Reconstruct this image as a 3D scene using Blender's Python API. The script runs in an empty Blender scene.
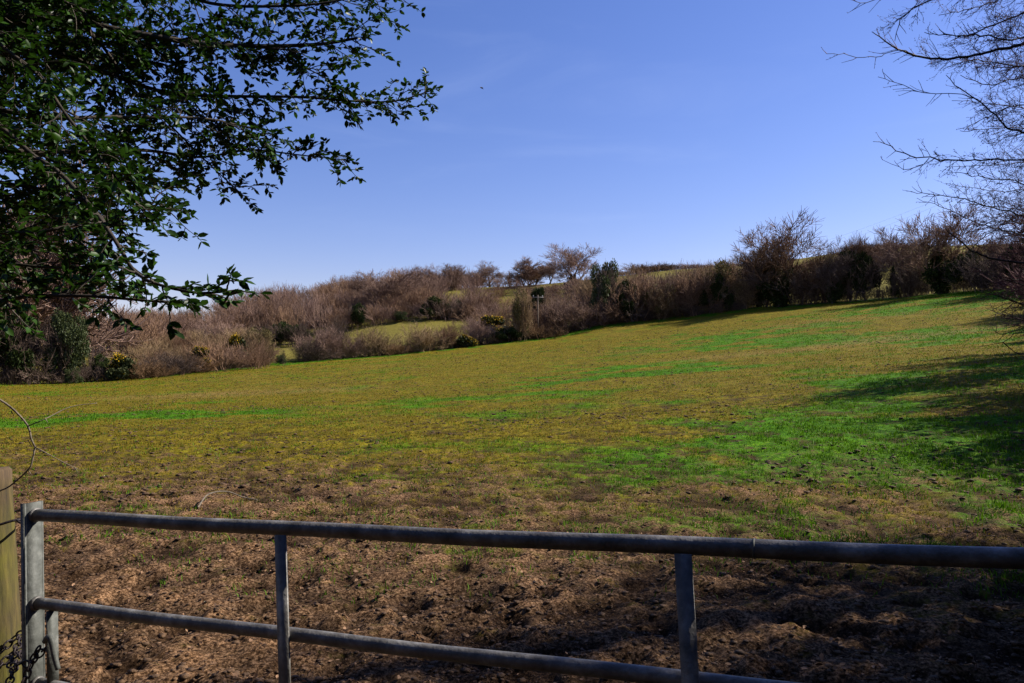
import bpy, math, random
import numpy as np
from mathutils import Vector

random.seed(7); rng = np.random.default_rng(7)
SC = bpy.context.scene; COL = SC.collection
PI = math.pi
F = 750.0; W, Hh = 1024, 683; CX, CY = 512.0, 341.5
PITCH = math.atan(25.5/F); CAMZ = 1.55

# ------------------------------------------------------------ helpers
def ray(px, py):
    a = (px-CX)/F; b = (CY-py)/F
    c, s = math.cos(PITCH), math.sin(PITCH)
    y = c - b*s; z = b*c + s
    return a/y, z/y
def P(px, py, d):
    a, z = ray(px, py)
    return np.array([a*d, d, CAMZ+z*d])
def nrm(v):
    v = np.asarray(v, float); return v/(np.linalg.norm(v, axis=-1, keepdims=True)+1e-9)

_tab = {}
def vnoise(x, y, seed=0):
    if seed not in _tab: _tab[seed] = np.random.default_rng(1000+seed).random((256, 256))
    T = _tab[seed]
    xi = np.floor(x).astype(int); yi = np.floor(y).astype(int)
    fx = x-xi; fy = y-yi
    fx = fx*fx*(3-2*fx); fy = fy*fy*(3-2*fy)
    a = T[xi & 255, yi & 255]; b = T[(xi+1) & 255, yi & 255]
    c = T[xi & 255, (yi+1) & 255]; d = T[(xi+1) & 255, (yi+1) & 255]
    return (a*(1-fx)+b*fx)*(1-fy)+(c*(1-fx)+d*fx)*fy
def fbm(x, y, sc, oct=4, seed=0):
    r = 0; amp = 1; tot = 0
    for k in range(oct):
        r = r+amp*vnoise(x*sc*2**k+17.3*k, y*sc*2**k-9.1*k, seed+k); tot += amp; amp *= .5
    return r/tot
def sstep(a, b, x):
    t = np.clip((x-a)/(b-a), 0, 1); return t*t*(3-2*t)

# ------------------------------------------------------------ mesh builder
class MB:
    def __init__(s): s.V = []; s.F = []; s.R = []; s.n = 0
    def add(s, V, faces, rnd=None):
        V = np.asarray(V, float).reshape(-1, 3)
        for f in faces: s.F.append(np.asarray(f, int)+s.n)
        s.V.append(V)
        s.R.append(np.full(len(V), rnd) if (rnd is None or np.isscalar(rnd)) and rnd is not None else (np.zeros(len(V))+.5 if rnd is None else np.asarray(rnd, float)))
        s.n += len(V)
    def mesh(s, name, smooth=False):
        me = bpy.data.meshes.new(name)
        V = np.concatenate(s.V); R = np.concatenate(s.R)
        me.vertices.add(len(V)); me.vertices.foreach_set('co', V.astype(np.float32).ravel())
        loops = np.concatenate([f.ravel() for f in s.F])
        lens = np.concatenate([np.full(len(f), f.shape[1]) for f in s.F])
        me.loops.add(len(loops)); me.loops.foreach_set('vertex_index', loops.astype(np.int32))
        me.polygons.add(len(lens))
        st = np.concatenate([[0], np.cumsum(lens)[:-1]])
        me.polygons.foreach_set('loop_start', st.astype(np.int32))
        me.polygons.foreach_set('loop_total', lens.astype(np.int32))
        if smooth: me.polygons.foreach_set('use_smooth', np.ones(len(lens), bool))
        a = me.attributes.new('rnd', 'FLOAT', 'POINT'); a.data.foreach_set('value', R.astype(np.float32))
        me.update(calc_edges=True); me.validate()
        return me
    def build(s, name, mat, parent=None, smooth=False):
        me = s.mesh(name, smooth); me.materials.append(mat)
        o = bpy.data.objects.new(name, me); COL.objects.link(o)
        if parent: o.parent = parent
        return o

def frames(D):
    D = nrm(D); up = np.where(np.abs(D[..., 2:3]) > .9, np.array([1., 0, 0]), np.array([0, 0, 1.]))
    A = nrm(np.cross(D, up)); B = np.cross(A, D); return D, A, B
def prisms(mb, P0, P1, R0, R1, k=3, rnd=None):
    P0 = np.asarray(P0, float); P1 = np.asarray(P1, float); n = len(P0)
    if n == 0: return
    R0 = np.broadcast_to(R0, n); R1 = np.broadcast_to(R1, n)
    D, A, B = frames(P1-P0)
    th = np.arange(k)*2*PI/k
    off = np.cos(th)[None, :, None]*A[:, None]+np.sin(th)[None, :, None]*B[:, None]
    V = np.concatenate([P0[:, None]+off*R0[:, None, None], P1[:, None]+off*R1[:, None, None]], 1)
    i = np.arange(n)[:, None, None]*2*k; j = np.arange(k)
    f = np.stack([j, (j+1) % k, (j+1) % k+k, j+k], 1)[None]+i
    rr = np.repeat(rng.random(n) if rnd is None else rnd, 2*k)
    mb.add(V.reshape(-1, 3), [f.reshape(-1, 4)], rr)
def smoothpath(pts, rad, step):
    pts = np.array(pts, float); rad = np.array(rad, float)
    if len(rad) != len(pts): rad = np.interp(np.linspace(0, 1, len(pts)), np.linspace(0, 1, len(rad)), rad)
    out = []; ro = []
    E = np.vstack([2*pts[0]-pts[1], pts, 2*pts[-1]-pts[-2]])
    for i in range(len(pts)-1):
        p0, p1, p2, p3 = E[i:i+4]
        m = max(2, int(np.linalg.norm(p2-p1)/step))
        for t in np.arange(m)/m:
            out.append(.5*((2*p1)+(-p0+p2)*t+(2*p0-5*p1+4*p2-p3)*t*t+(-p0+3*p1-3*p2+p3)*t**3))
            ro.append(rad[i]*(1-t)+rad[i+1]*t)
    out.append(pts[-1]); ro.append(rad[-1])
    return np.array(out), np.array(ro)
def tube(mb, pts, rad, k=8, cap=True, rnd=.5, bump=0, seed=0):
    pts = np.asarray(pts, float); n = len(pts); rad = np.broadcast_to(rad, n)
    T = nrm(np.gradient(pts, axis=0))
    a = frames(T[:1])[1][0]; V = []
    rs = np.random.default_rng(seed)
    for i in range(n):
        a = nrm(a-T[i]*a.dot(T[i])); b = np.cross(T[i], a)
        for j in range(k):
            th = 2*PI*j/k; r = rad[i]*(1+bump*(rs.random()-.5))
            V.append(pts[i]+(a*math.cos(th)+b*math.sin(th))*r)
    f = [[i*k+j, i*k+(j+1) % k, (i+1)*k+(j+1) % k, (i+1)*k+j] for i in range(n-1) for j in range(k)]
    fs = [np.array(f)]
    if cap: fs += [np.array([list(range(k))[::-1]]), np.array([[(n-1)*k+j for j in range(k)]])]
    mb.add(V, fs, rnd)
def box(mb, c, ax, ay, az, rnd=.5):
    """centre, three half-axis vectors"""
    c, ax, ay, az = map(np.array, (c, ax, ay, az))
    V = [c+sx*ax+sy*ay+sz*az for sx in (-1, 1) for sy in (-1, 1) for sz in (-1, 1)]
    mb.add(V, [np.array([[0, 1, 3, 2], [4, 6, 7, 5], [0, 4, 5, 1], [2, 3, 7, 6], [0, 2, 6, 4], [1, 5, 7, 3]])], rnd)

LT = np.array([[0, 0, 0], [0, .33, -.02], [0, .68, -.03], [0, 1, .03], [-.2, .25, .07], [-.24, .6, .08], [.2, .25, .07], [.24, .6, .08]])
LQ = np.array([[1, 2, 5, 4], [2, 1, 6, 7]]); LTr = np.array([[0, 1, 4], [2, 3, 5], [1, 0, 6], [3, 2, 7]])
def leaves(mb, pos, d, up, size, wid=1.0, rnd=None):
    pos = np.asarray(pos, float); n = len(pos)
    if n == 0: return
    d = nrm(d); s = nrm(np.cross(d, up)); u = np.cross(s, d)
    size = np.broadcast_to(size, n)[:, None, None]
    V = pos[:, None]+size*(LT[None, :, 0:1]*wid*s[:, None]+LT[None, :, 1:2]*d[:, None]+LT[None, :, 2:3]*u[:, None])
    i = np.arange(n)[:, None, None]*8
    rr = np.repeat(rng.random(n) if rnd is None else rnd, 8)
    mb.add(V.reshape(-1, 3), [(LQ[None]+i).reshape(-1, 4), (LTr[None]+i).reshape(-1, 3)], rr)

# ------------------------------------------------------------ materials
def new_mat(name):
    m = bpy.data.materials.new(name); m.use_nodes = True
    nt = m.node_tree; b = nt.nodes['Principled BSDF']; return m, nt, b
def N(nt, t, **kw):
    n = nt.nodes.new(t)
    for k, v in kw.items():
        if k in n.inputs: n.inputs[k].default_value = v
        else: setattr(n, k, v)
    return n
def ramp(nt, src, stops):
    r = nt.nodes.new('ShaderNodeValToRGB'); e = r.color_ramp.elements
    while len(e) < len(stops): e.new(.5)
    for x, (p, c) in zip(e, stops): x.position = p; x.color = (*c, 1)
    nt.links.new(src, r.inputs[0]); return r.outputs[0]
def mixc(nt, fac, a, b, mode='MIX'):
    m = nt.nodes.new('ShaderNodeMix'); m.data_type = 'RGBA'; m.blend_type = mode
    for s, v in ((m.inputs[0], fac), (m.inputs[6], a), (m.inputs[7], b)):
        if hasattr(v, 'is_linked') or isinstance(v, bpy.types.NodeSocket): nt.links.new(v, s)
        elif isinstance(v, tuple): s.default_value = (*v, 1)
        else: s.default_value = v
    return m.outputs[2]
def leaf_mat(name, c0, c1, rough=.5, trans=.2, spec=.5):
    m, nt, b = new_mat(name)
    at = N(nt, 'ShaderNodeAttribute', attribute_name='rnd')
    oi = N(nt, 'ShaderNodeObjectInfo')
    c = ramp(nt, at.outputs['Fac'], [(0, c0), (1, c1)])
    v = N(nt, 'ShaderNodeMapRange'); v.inputs[3].default_value = .8; v.inputs[4].default_value = 1.2
    nt.links.new(oi.outputs['Random'], v.inputs[0])
    h = N(nt, 'ShaderNodeHueSaturation'); nt.links.new(c, h.inputs['Color']); nt.links.new(v.outputs[0], h.inputs['Value'])
    nt.links.new(h.outputs[0], b.inputs['Base Color'])
    b.inputs['Roughness'].default_value = rough; b.inputs['Specular IOR Level'].default_value = spec
    if trans > 0:
        t = N(nt, 'ShaderNodeBsdfTranslucent'); nt.links.new(h.outputs[0], t.inputs[0])
        mx = N(nt, 'ShaderNodeMixShader'); mx.inputs[0].default_value = trans
        nt.links.new(b.outputs[0], mx.inputs[1]); nt.links.new(t.outputs[0], mx.inputs[2])
        nt.links.new(mx.outputs[0], nt.nodes['Material Output'].inputs[0])
    return m
def noise_mat(name, stops, scale, rough=.8, bump=.3, bscale=None, metal=0, spec=.3, stretch=(1, 1, 1), detail=6):
    m, nt, b = new_mat(name)
    tc = N(nt, 'ShaderNodeTexCoord'); mp = N(nt, 'ShaderNodeMapping'); mp.inputs['Scale'].default_value = stretch
    nt.links.new(tc.outputs['Object'], mp.inputs[0])
    n = N(nt, 'ShaderNodeTexNoise', Scale=scale, Detail=detail, Roughness=.65); nt.links.new(mp.outputs[0], n.inputs[0])
    nt.links.new(ramp(nt, n.outputs[0], stops), b.inputs['Base Color'])
    n2 = N(nt, 'ShaderNodeTexNoise', Scale=bscale or scale*3, Detail=5.0); nt.links.new(mp.outputs[0], n2.inputs[0])
    bp = N(nt, 'ShaderNodeBump', Strength=bump, Distance=.01); nt.links.new(n2.outputs[0], bp.inputs['Height'])
    nt.links.new(bp.outputs[0], b.inputs['Normal'])
    rr = N(nt, 'ShaderNodeMapRange'); rr.inputs[3].default_value = rough-.12; rr.inputs[4].default_value = rough+.15
    nt.links.new(n2.outputs[0], rr.inputs[0]); nt.links.new(rr.outputs[0], b.inputs['Roughness'])
    b.inputs['Metallic'].default_value = metal; b.inputs['Specular IOR Level'].default_value = spec
    return m
M = {}
M['holly'] = leaf_mat('evergreen_leaf', (.008, .025, .003), (.040, .105, .008), .45, .27, .22)
M['ivy'] = leaf_mat('ivy_leaf', (.012, .022, .006), (.045, .062, .014), .65, .15, .08)
M['olivebush'] = leaf_mat('pale_bush_leaf', (.03, .045, .014), (.07, .085, .025), .6, .2, .2)
M['yellowbush'] = leaf_mat('budding_twig', (.10, .085, .03), (.20, .16, .06), .7, .2, .1)
M['gorse'] = leaf_mat('gorse_needle', (.02, .03, .008), (.05, .055, .015), .7, .1, .2)
M['flower'] = leaf_mat('gorse_flower', (.36, .22, .008), (.60, .38, .015), .6, .2, .1)
M['twig_brown'] = leaf_mat('brown_twig', (.075, .038, .022), (.29, .18, .11), .8, 0, .1)
M['twig_mauve'] = leaf_mat('mauve_twig', (.09, .052, .038), (.31, .205, .155), .8, 0, .1)
M['twig_tan'] = leaf_mat('tan_twig', (.10, .063, .032), (.32, .22, .12), .8, 0, .1)
M['twig_dark'] = leaf_mat('dark_twig', (.04, .026, .02), (.17, .12, .09), .8, 0, .1)
M['twig_red'] = leaf_mat('budding_red_twig', (.05, .024, .028), (.16, .075, .07), .75, 0, .1)
M['bracken'] = leaf_mat('dead_bracken', (.12, .065, .03), (.28, .17, .09), .8, .1, .1)
M['bark'] = noise_mat('bark', [(.3, (.03, .022, .016)), (.7, (.12, .09, .065))], 12, .85, .6, 40, stretch=(1, 1, .3))
M['bark_pale'] = noise_mat('pale_bark', [(.3, (.07, .055, .04)), (.7, (.22, .18, .13))], 18, .8, .5, 60)
M['bark_dark'] = noise_mat('dark_bark', [(.3, (.015, .012, .009)), (.7, (.07, .055, .04))], 14, .85, .5, 50)
M['litter'] = leaf_mat('fallen_leaf', (.045, .022, .011), (.34, .20, .115), .75, .1, .2)
M['clod'] = noise_mat('mud_clod', [(.3, (.025, .014, .007)), (.7, (.15, .085, .042))], 30, .85, .7, 90)
M['blade'] = leaf_mat('grass_blade', (.025, .080, .001), (.11, .23, .005), .6, .3, .1)
M['straw'] = leaf_mat('dry_grass_blade', (.09, .070, .006), (.27, .19, .02), .8, .2, .05)

# ------------------------------------------------------------ sky and sun
SUN_AZ = math.radians(72); SUN_EL = math.radians(40)          # azimuth measured from +Y towards +X
SDIR = np.array([math.sin(SUN_AZ)*math.cos(SUN_EL), math.cos(SUN_AZ)*math.cos(SUN_EL), math.sin(SUN_EL)])
w = bpy.data.worlds.new('World'); SC.world = w; w.use_nodes = True
nt = w.node_tree; bg = nt.nodes['Background']
sky = nt.nodes.new('ShaderNodeTexSky'); sky.sky_type = 'NISHITA'; sky.sun_disc = False
sky.sun_elevation = SUN_EL; sky.sun_rotation = SUN_AZ; sky.altitude = 100; sky.air_density = 1.15; sky.dust_density = .25; sky.ozone_density = 3.0
tint = N(nt, 'ShaderNodeMix'); tint.data_type = 'RGBA'; tint.blend_type = 'MULTIPLY'; tint.inputs[0].default_value = 1
tint.inputs[7].default_value = (1.13, .95, 1.15, 1)
hs = N(nt, 'ShaderNodeHueSaturation'); hs.inputs['Saturation'].default_value = 1.20
nt.links.new(sky.outputs[0], tint.inputs[6]); nt.links.new(tint.outputs[2], hs.inputs['Color']); tcw = N(nt, 'ShaderNodeTexCoord'); mpw = N(nt, 'ShaderNodeMapping'); mpw.inputs['Scale'].default_value = (1.2, 1.2, 5.5); mpw.inputs['Rotation'].default_value = (.25, .1, 0)
nw = N(nt, 'ShaderNodeTexNoise', Scale=2.2, Detail=6.0, Roughness=.55, Distortion=.6); nt.links.new(tcw.outputs['Generated'], mpw.inputs[0]); nt.links.new(mpw.outputs[0], nw.inputs[0])
rw = N(nt, 'ShaderNodeMapRange', interpolation_type='SMOOTHSTEP'); rw.inputs[1].default_value = .52; rw.inputs[2].default_value = .80; rw.inputs[3].default_value = 0; rw.inputs[4].default_value = .06; nt.links.new(nw.outputs[0], rw.inputs[0])
nt.links.new(mixc(nt, rw.outputs[0], hs.outputs[0], (7.5, 8.6, 11.0)), bg.inputs[0]); bg.inputs[1].default_value = .072
sun = bpy.data.lights.new('sun', 'SUN'); sun.energy = 5.0; sun.angle = math.radians(.55); sun.color = (1, .93, .82)
so = bpy.data.objects.new('sun', sun); COL.objects.link(so); so.rotation_euler = Vector(SDIR).to_track_quat('Z', 'Y').to_euler(); so.location = (60, 20, 60)

cam = bpy.data.cameras.new('camera'); co = bpy.data.objects.new('camera', cam); COL.objects.link(co)
co.location = (0, 0, CAMZ); co.rotation_euler = (PI/2+PITCH, 0, 0); cam.sensor_width = 36; cam.lens = F/W*36
cam.clip_start = .05; cam.clip_end = 6000; SC.camera = co
SC.view_settings.view_transform = 'Standard'; SC.view_settings.look = 'None'; SC.view_settings.exposure = .86; SC.view_settings.gamma = 1
SC.cycles.max_bounces = 5; SC.cycles.transparent_max_bounces = 8; SC.cycles.diffuse_bounces = 3

# ------------------------------------------------------------ terrain
HPX = np.array([-200, -60, 0, 150, 300, 420, 500, 600, 680, 750, 850, 900, 1000, 1060, 1200.])
HD = np.array([52, 58, 60, 68, 90, 103, 110, 118, 119, 118, 112, 108, 95, 88, 75.])
def hedge_d(px): return np.interp(px, HPX, HD)
CP = [(0, 385), (60, 384), (150, 378), (300, 362), (420, 352), (500, 343), (560, 335), (600, 326), (680, 318), (750, 309), (850, 302), (900, 298), (950, 293), (1000, 290)]
cps = []
for px, py in CP: cps.append(P(px, py, float(hedge_d(px))))
for px, py, d in [(512, 409, 25), (512, 380, 45), (512, 358, 75), (850, 401, 20), (850, 352, 45), (850, 321, 75), (150, 430, 20), (150, 401, 40), (1000, 330, 50), (1000, 384, 20),
                  (680, 353, 60), (300, 395, 40), (300, 374, 65), (0, 432, 20), (0, 405, 40),
                  (60, 372, 90), (60, 345, 130), (200, 356, 100), (200, 338, 130), (200, 322, 170),
                  (332, 354, 104), (332, 334, 135), (332, 302, 180), (397, 321, 140), (397, 290, 185), (460, 319, 145), (460, 288, 190),
                  (575, 283, 185), (575, 312, 140), (680, 270, 200), (680, 296, 150), (740, 269, 200), (850, 253, 195), (850, 280, 145), (1000, 247, 180), (1000, 272, 130),
                  (0, 350, 170)]:
    cps.append(P(px, py, d))
for x, y, z in [(-3, 0, 0), (3, 0, 0), (0, 3, 0), (-3, 5, -.02), (3, 5, .03), (0, 8, 0), (-7, 10, -.08), (7, 10, .12), (0, 14, .02), (0, -40, 0), (-50, 0, -1), (40, 0, 1.5), (-60, 30, -1.5), (45, 30, 5),
                (-110, 60, -2), (120, 60, 16), (-160, 150, 6), (200, 140, 26), (-250, 300, 2), (0, 300, 6), (250, 300, 8), (-90, 260, 5), (110, 270, 10),
                (-800, 700, 0), (0, 900, 0), (800, 700, 0), (-900, 0, 0), (900, 0, 0), (0, -600, 0), (-900, 2000, 0), (900, 2000, 0)]:
    cps.append(np.array([x, y, z]))
cps = np.array(cps)
def _k(r): return np.where(r > 0, r*r*np.log(r+1e-9), 0)
_X = cps[:, :2]; n_ = len(_X)
_K = _k(np.linalg.norm(_X[:, None]-_X[None], axis=2)); _Pm = np.hstack([np.ones((n_, 1)), _X])
_A = np.block([[_K+np.eye(n_)*.5, _Pm], [_Pm.T, np.zeros((3, 3))]])
_W = np.linalg.solve(_A, np.concatenate([cps[:, 2], np.zeros(3)]))
def H0(x, y):
    x = np.asarray(x, float); y = np.asarray(y, float); sh = x.shape
    q = np.stack([x.ravel(), y.ravel()], 1); out = np.zeros(len(q))
    for s in range(0, len(q), 40000):
        c = q[s:s+40000]
        out[s:s+40000] = _k(np.linalg.norm(c[:, None]-_X[None], axis=2))@_W[:n_]+_W[n_]+c@_W[n_+1:]
    return out.reshape(sh)
def masks(x, y):
    """mud, green, tan, beyond masks of the ground"""
    yy = np.maximum(y, .5); px = CX+F*x/yy
    n1 = fbm(x, y, .55, 4, 3); n2 = fbm(x, y, 2.2, 3, 9); n3 = fbm(x, y*.5, .12, 3, 20); n4 = fbm(x, y, .25, 3, 40)
    r = np.sqrt(x*x+y*y); wob = 4*(n1-.5)+4*(n2-.5)
    edge = np.interp(px, [0, 300, 600, 850, 1100], [9.0, 8.8, 7.0, 5.4, 5.0])
    mud = 1-sstep(-4.5, 13.0, y+wob-edge)**.75
    mud = np.where(y < 2, 1, mud)
    def ell(cpx, d, rx, ry, s=1): 
        cx = (cpx-CX)/F*d
        return s*np.exp(-(((x-cx)/rx)**2+((y-d)/ry)**2)**1.4)
    g = ell(120, 28, 4.2, 4.5, .42)+ell(20, 24, 3, 4, .3)+ell(225, 27, 3, 2.5, .4)+ell(635, 45, 5, 5.5)+ell(560, 40, 2.5, 2.5, .8)+ell(775, 62, 7, 6, .8)+ell(735, 75, 9, 5, .7)+ell(500, 30, 5, 3, .3)
    g = g+ell(905, 13, 3.4, 3.6, 1.1)+ell(1000, 12, 5, 7, 1)+ell(800, 9.5, 1.8, 1.5, .6)+ell(970, 85, 14, 14, .75)+ell(985, 48, 7, 12, .6)+ell(960, 24, 5, 6, .7)
    hd = hedge_d(px); e = hd-y
    g = g+.85*(1-sstep(.5, 4.5, np.abs(e)))*(px > 140)
    g = g*(.05+.75*n2+1.1*sstep(.36, .62, n1))+(n1-.5)*1.1+(n4-.5)*.8+.10
    tan = ell(190, 44, 12, 3.0, .8)+ell(930, 53, 9, 2.5, .9)+ell(720, 52, 6, 3.0, .8)+ell(840, 78, 12, 7, .5)+(n3-.5)*1.0-.1
    bey = sstep(0, 4, y-hd-1.5)
    return np.clip(mud, 0, 1), np.clip(g, 0, 1), np.clip(tan, 0, 1), bey
def micro(x, y, mud):
    r = np.sqrt(x*x+y*y); fade = 1-sstep(14, 40, r)
    a = fbm(x, y, 1.3, 2, 60)-.5
    b = fbm(x, y, 6.5, 3, 70)-.5
    pock = np.clip(fbm(x, y, 4.5, 2, 80)-.56, 0, 1)
    c = fbm(x, y, 3.1, 2, 66)-.5
    return fade*(a*.07+c*.075+b*(.055+.065*mud)-pock*(.03+.18*mud))
def G(x, y): 
    return float(H0(np.array([x]), np.array([y]))[0])

ys = np.concatenate([[-600, -300, -150, -70, -35, -15, -6, -2, 0, 1], np.geomspace(2.0, 60, 560), np.linspace(60.6, 230, 240), np.geomspace(240, 2500, 26)])
us = np.linspace(-.82, .82, 620); g_ = np.geomspace(.86, 420, 44); us = np.concatenate([-g_[::-1], us, g_])
wy = np.maximum(ys, 1.0)+1.2
U, Y = np.meshgrid(us, ys); X = U*wy[:, None]
X = np.clip(X, -3000, 3000)+U*.01
mud, grn, tan, bey = masks(X, Y)
Z = H0(X, Y)+micro(X, Y, mud)
far = np.maximum(np.abs(X), np.abs(Y)); Z = Z*(1-sstep(700, 1500, far))
nr, nc = X.shape
idx = np.arange(nr*nc).reshape(nr, nc)
Fq = np.stack([idx[:-1, :-1], idx[:-1, 1:], idx[1:, 1:], idx[1:, :-1]], -1).reshape(-1, 4)
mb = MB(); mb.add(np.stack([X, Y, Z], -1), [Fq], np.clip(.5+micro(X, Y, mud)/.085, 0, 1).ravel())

gm, nt, b = new_mat('field_ground')
tc = N(nt, 'ShaderNodeTexCoord'); at = N(nt, 'ShaderNodeAttribute', attribute_name='mask'); sp = N(nt, 'ShaderNodeSeparateColor')
nt.links.new(at.outputs['Color'], sp.inputs[0])
def nz(scale, det=5, rough=.6, st=(1, 1, 1)):
    mp = N(nt, 'ShaderNodeMapping'); mp.inputs['Scale'].default_value = st; nt.links.new(tc.outputs['Object'], mp.inputs[0])
    n = N(nt, 'ShaderNodeTexNoise', Scale=scale, Detail=det, Roughness=rough); nt.links.new(mp.outputs[0], n.inputs[0]); return n.outputs[0]
fine = nz(9, 8, .75); mid = nz(1.6, 6, .7); big = nz(.16, 4); vf = nz(45, 6, .75)
grass_dry = ramp(nt, fine, [(.34, (.030, .027, .001)), (.5, (.122, .098, .005)), (.65, (.235, .172, .014))])
grass_grn = ramp(nt, fine, [(.33, (.010, .034, .001)), (.5, (.040, .125, .001)), (.67, (.11, .22, .004))])
mudc = ramp(nt, vf, [(.38, (.008, .004, .002)), (.5, (.090, .051, .026)), (.60, (.27, .168, .098))])
mudb = ramp(nt, mid, [(.35, (.55, .55, .55)), (.65, (1.2, 1.15, 1.1))])
mudc = mixc(nt, 1.0, mudc, mudb, 'MULTIPLY')
tanc = ramp(nt, fine, [(.3, (.13, .085, .02)), (.7, (.27, .175, .06))])
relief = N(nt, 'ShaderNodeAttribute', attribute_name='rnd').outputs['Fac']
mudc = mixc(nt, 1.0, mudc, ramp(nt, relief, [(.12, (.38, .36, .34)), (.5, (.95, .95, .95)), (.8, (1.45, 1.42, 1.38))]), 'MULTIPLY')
def thr(mask, noise, k, off):
    a = N(nt, 'ShaderNodeMath', operation='MULTIPLY_ADD'); nt.links.new(noise, a.inputs[0]); a.inputs[1].default_value = k; a.inputs[2].default_value = -k*.5+off
    s = N(nt, 'ShaderNodeMath', operation='ADD', use_clamp=True); nt.links.new(mask, s.inputs[0]); nt.links.new(a.outputs[0], s.inputs[1])
    r = N(nt, 'ShaderNodeMapRange', interpolation_type='SMOOTHSTEP'); r.inputs[1].default_value = .2; r.inputs[2].default_value = .85; nt.links.new(s.outputs[0], r.inputs[0]); return r.outputs[0]
gf = thr(sp.outputs[1], fine, 1.6, .03)
c = mixc(nt, gf, grass_dry, grass_grn)
mt = N(nt, 'ShaderNodeMath', operation='MULTIPLY'); mt.inputs[1].default_value = .65; nt.links.new(sp.outputs[2], mt.inputs[0])
c = mixc(nt, mt.outputs[0], c, tanc)
farn = nz(.9, 9, .8, (1, .45, 1)); fr = N(nt, 'ShaderNodeMapRange'); fr.inputs[1].default_value = .35; fr.inputs[2].default_value = .65; fr.inputs[3].default_value = .62; fr.inputs[4].default_value = 1.35; nt.links.new(farn, fr.inputs[0])
cb = N(nt, 'ShaderNodeCombineColor'); [nt.links.new(fr.outputs[0], cb.inputs[i]) for i in range(3)]
c = mixc(nt, 1.0, c, cb.outputs[0], 'MULTIPLY')
# bare specks of soil through the turf
spk = N(nt, 'ShaderNodeMapRange', interpolation_type='SMOOTHSTEP'); spk.inputs[1].default_value = .535; spk.inputs[2].default_value = .60; nt.links.new(nz(2.6, 9, .8, (1, .6, 1)), spk.inputs[0])
sm = N(nt, 'ShaderNodeMath', operation='MULTIPLY'); sm.inputs[1].default_value = .88; nt.links.new(spk.outputs[0], sm.inputs[0])
c = mixc(nt, sm.outputs[0], c, (.075, .045, .018))
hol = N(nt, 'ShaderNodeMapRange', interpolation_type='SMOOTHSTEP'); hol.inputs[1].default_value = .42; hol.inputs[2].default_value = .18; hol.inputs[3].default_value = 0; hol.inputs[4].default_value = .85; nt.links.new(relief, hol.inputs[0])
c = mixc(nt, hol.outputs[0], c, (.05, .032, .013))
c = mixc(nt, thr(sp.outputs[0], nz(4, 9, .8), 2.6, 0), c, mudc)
far_c = ramp(nt, mid, [(.3, (.10, .085, .015)), (.7, (.19, .16, .035))])
al = at.outputs['Alpha']
c = mixc(nt, al, c, far_c)
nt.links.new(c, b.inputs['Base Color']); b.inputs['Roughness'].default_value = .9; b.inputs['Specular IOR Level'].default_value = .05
b1 = N(nt, 'ShaderNodeBump', Strength=.75, Distance=.05); nt.links.new(fine, b1.inputs['Height'])
b2 = N(nt, 'ShaderNodeBump', Strength=.9, Distance=.018); nt.links.new(vf, b2.inputs['Height']); nt.links.new(b1.outputs[0], b2.inputs['Normal'])
nt.links.new(b2.outputs[0], b.inputs['Normal'])
ground = mb.build('ground', gm, smooth=True); ground['kind'] = 'structure'
ca = ground.data.attributes.new('mask', 'FLOAT_COLOR', 'POINT')
ca.data.foreach_set('color', np.stack([mud.ravel(), grn.ravel(), tan.ravel(), bey.ravel()], 1).astype(np.float32).ravel())

# ------------------------------------------------------------ tagging
def tag(o, label=None, cat=None, group=None, kind=None):
    if label: o['label'] = label
    if cat: o['category'] = cat
    if group: o['group'] = group
    if kind: o['kind'] = kind
    return o
def empty(name, loc=(0, 0, 0), rz=0, sc=(1, 1, 1)):
    o = bpy.data.objects.new(name, None); COL.objects.link(o); o.location = loc; o.rotation_euler = (0, 0, rz); o.scale = sc; o.empty_display_size = .2; return o
def copy_tree(o, parent=None):
    c = o.copy(); COL.objects.link(c); c.parent = parent
    for k in ('label', 'group'):
        if parent is None and k in c: del c[k]
    for ch in o.children: copy_tree(ch, c)
    return c

# ------------------------------------------------------------ stuff on the ground
def ground_pts(n, dmin, dmax, umax=.78, p=1.0):
    t = rng.random(n); y = dmin*(dmax/dmin)**(t**p); x = (rng.random(n)*2-1)*umax*(y+.8)
    m, g, t_, be = masks(x, y); return x, y, m, g, t_
def zof(x, y, m): return H0(x, y)+micro(x, y, m)
# leaf litter
x, y, m, g, t_ = ground_pts(52000, 2.2, 24); keep = rng.random(len(x)) < (.06+.94*m)*np.clip(fbm(x, y, 1.1, 3, 90)*2-.35, .1, 1); x, y, m = x[keep], y[keep], m[keep]
z = zof(x, y, m)+.004+rng.random(len(x))*.012
d = rng.normal(size=(len(x), 3)); d[:, 2] *= .35; up = rng.normal(size=(len(x), 3))*.55; up[:, 2] += 1
lm = MB(); leaves(lm, np.stack([x, y, z], 1), d, up, .012+.028*rng.random(len(x))**2, 1.2, rng.random(len(x))**2.3)
tag(lm.build('leaf_litter', M['litter']), 'brown dead leaves scattered over the trampled mud behind the gate', 'leaf litter', None, 'stuff')
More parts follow.
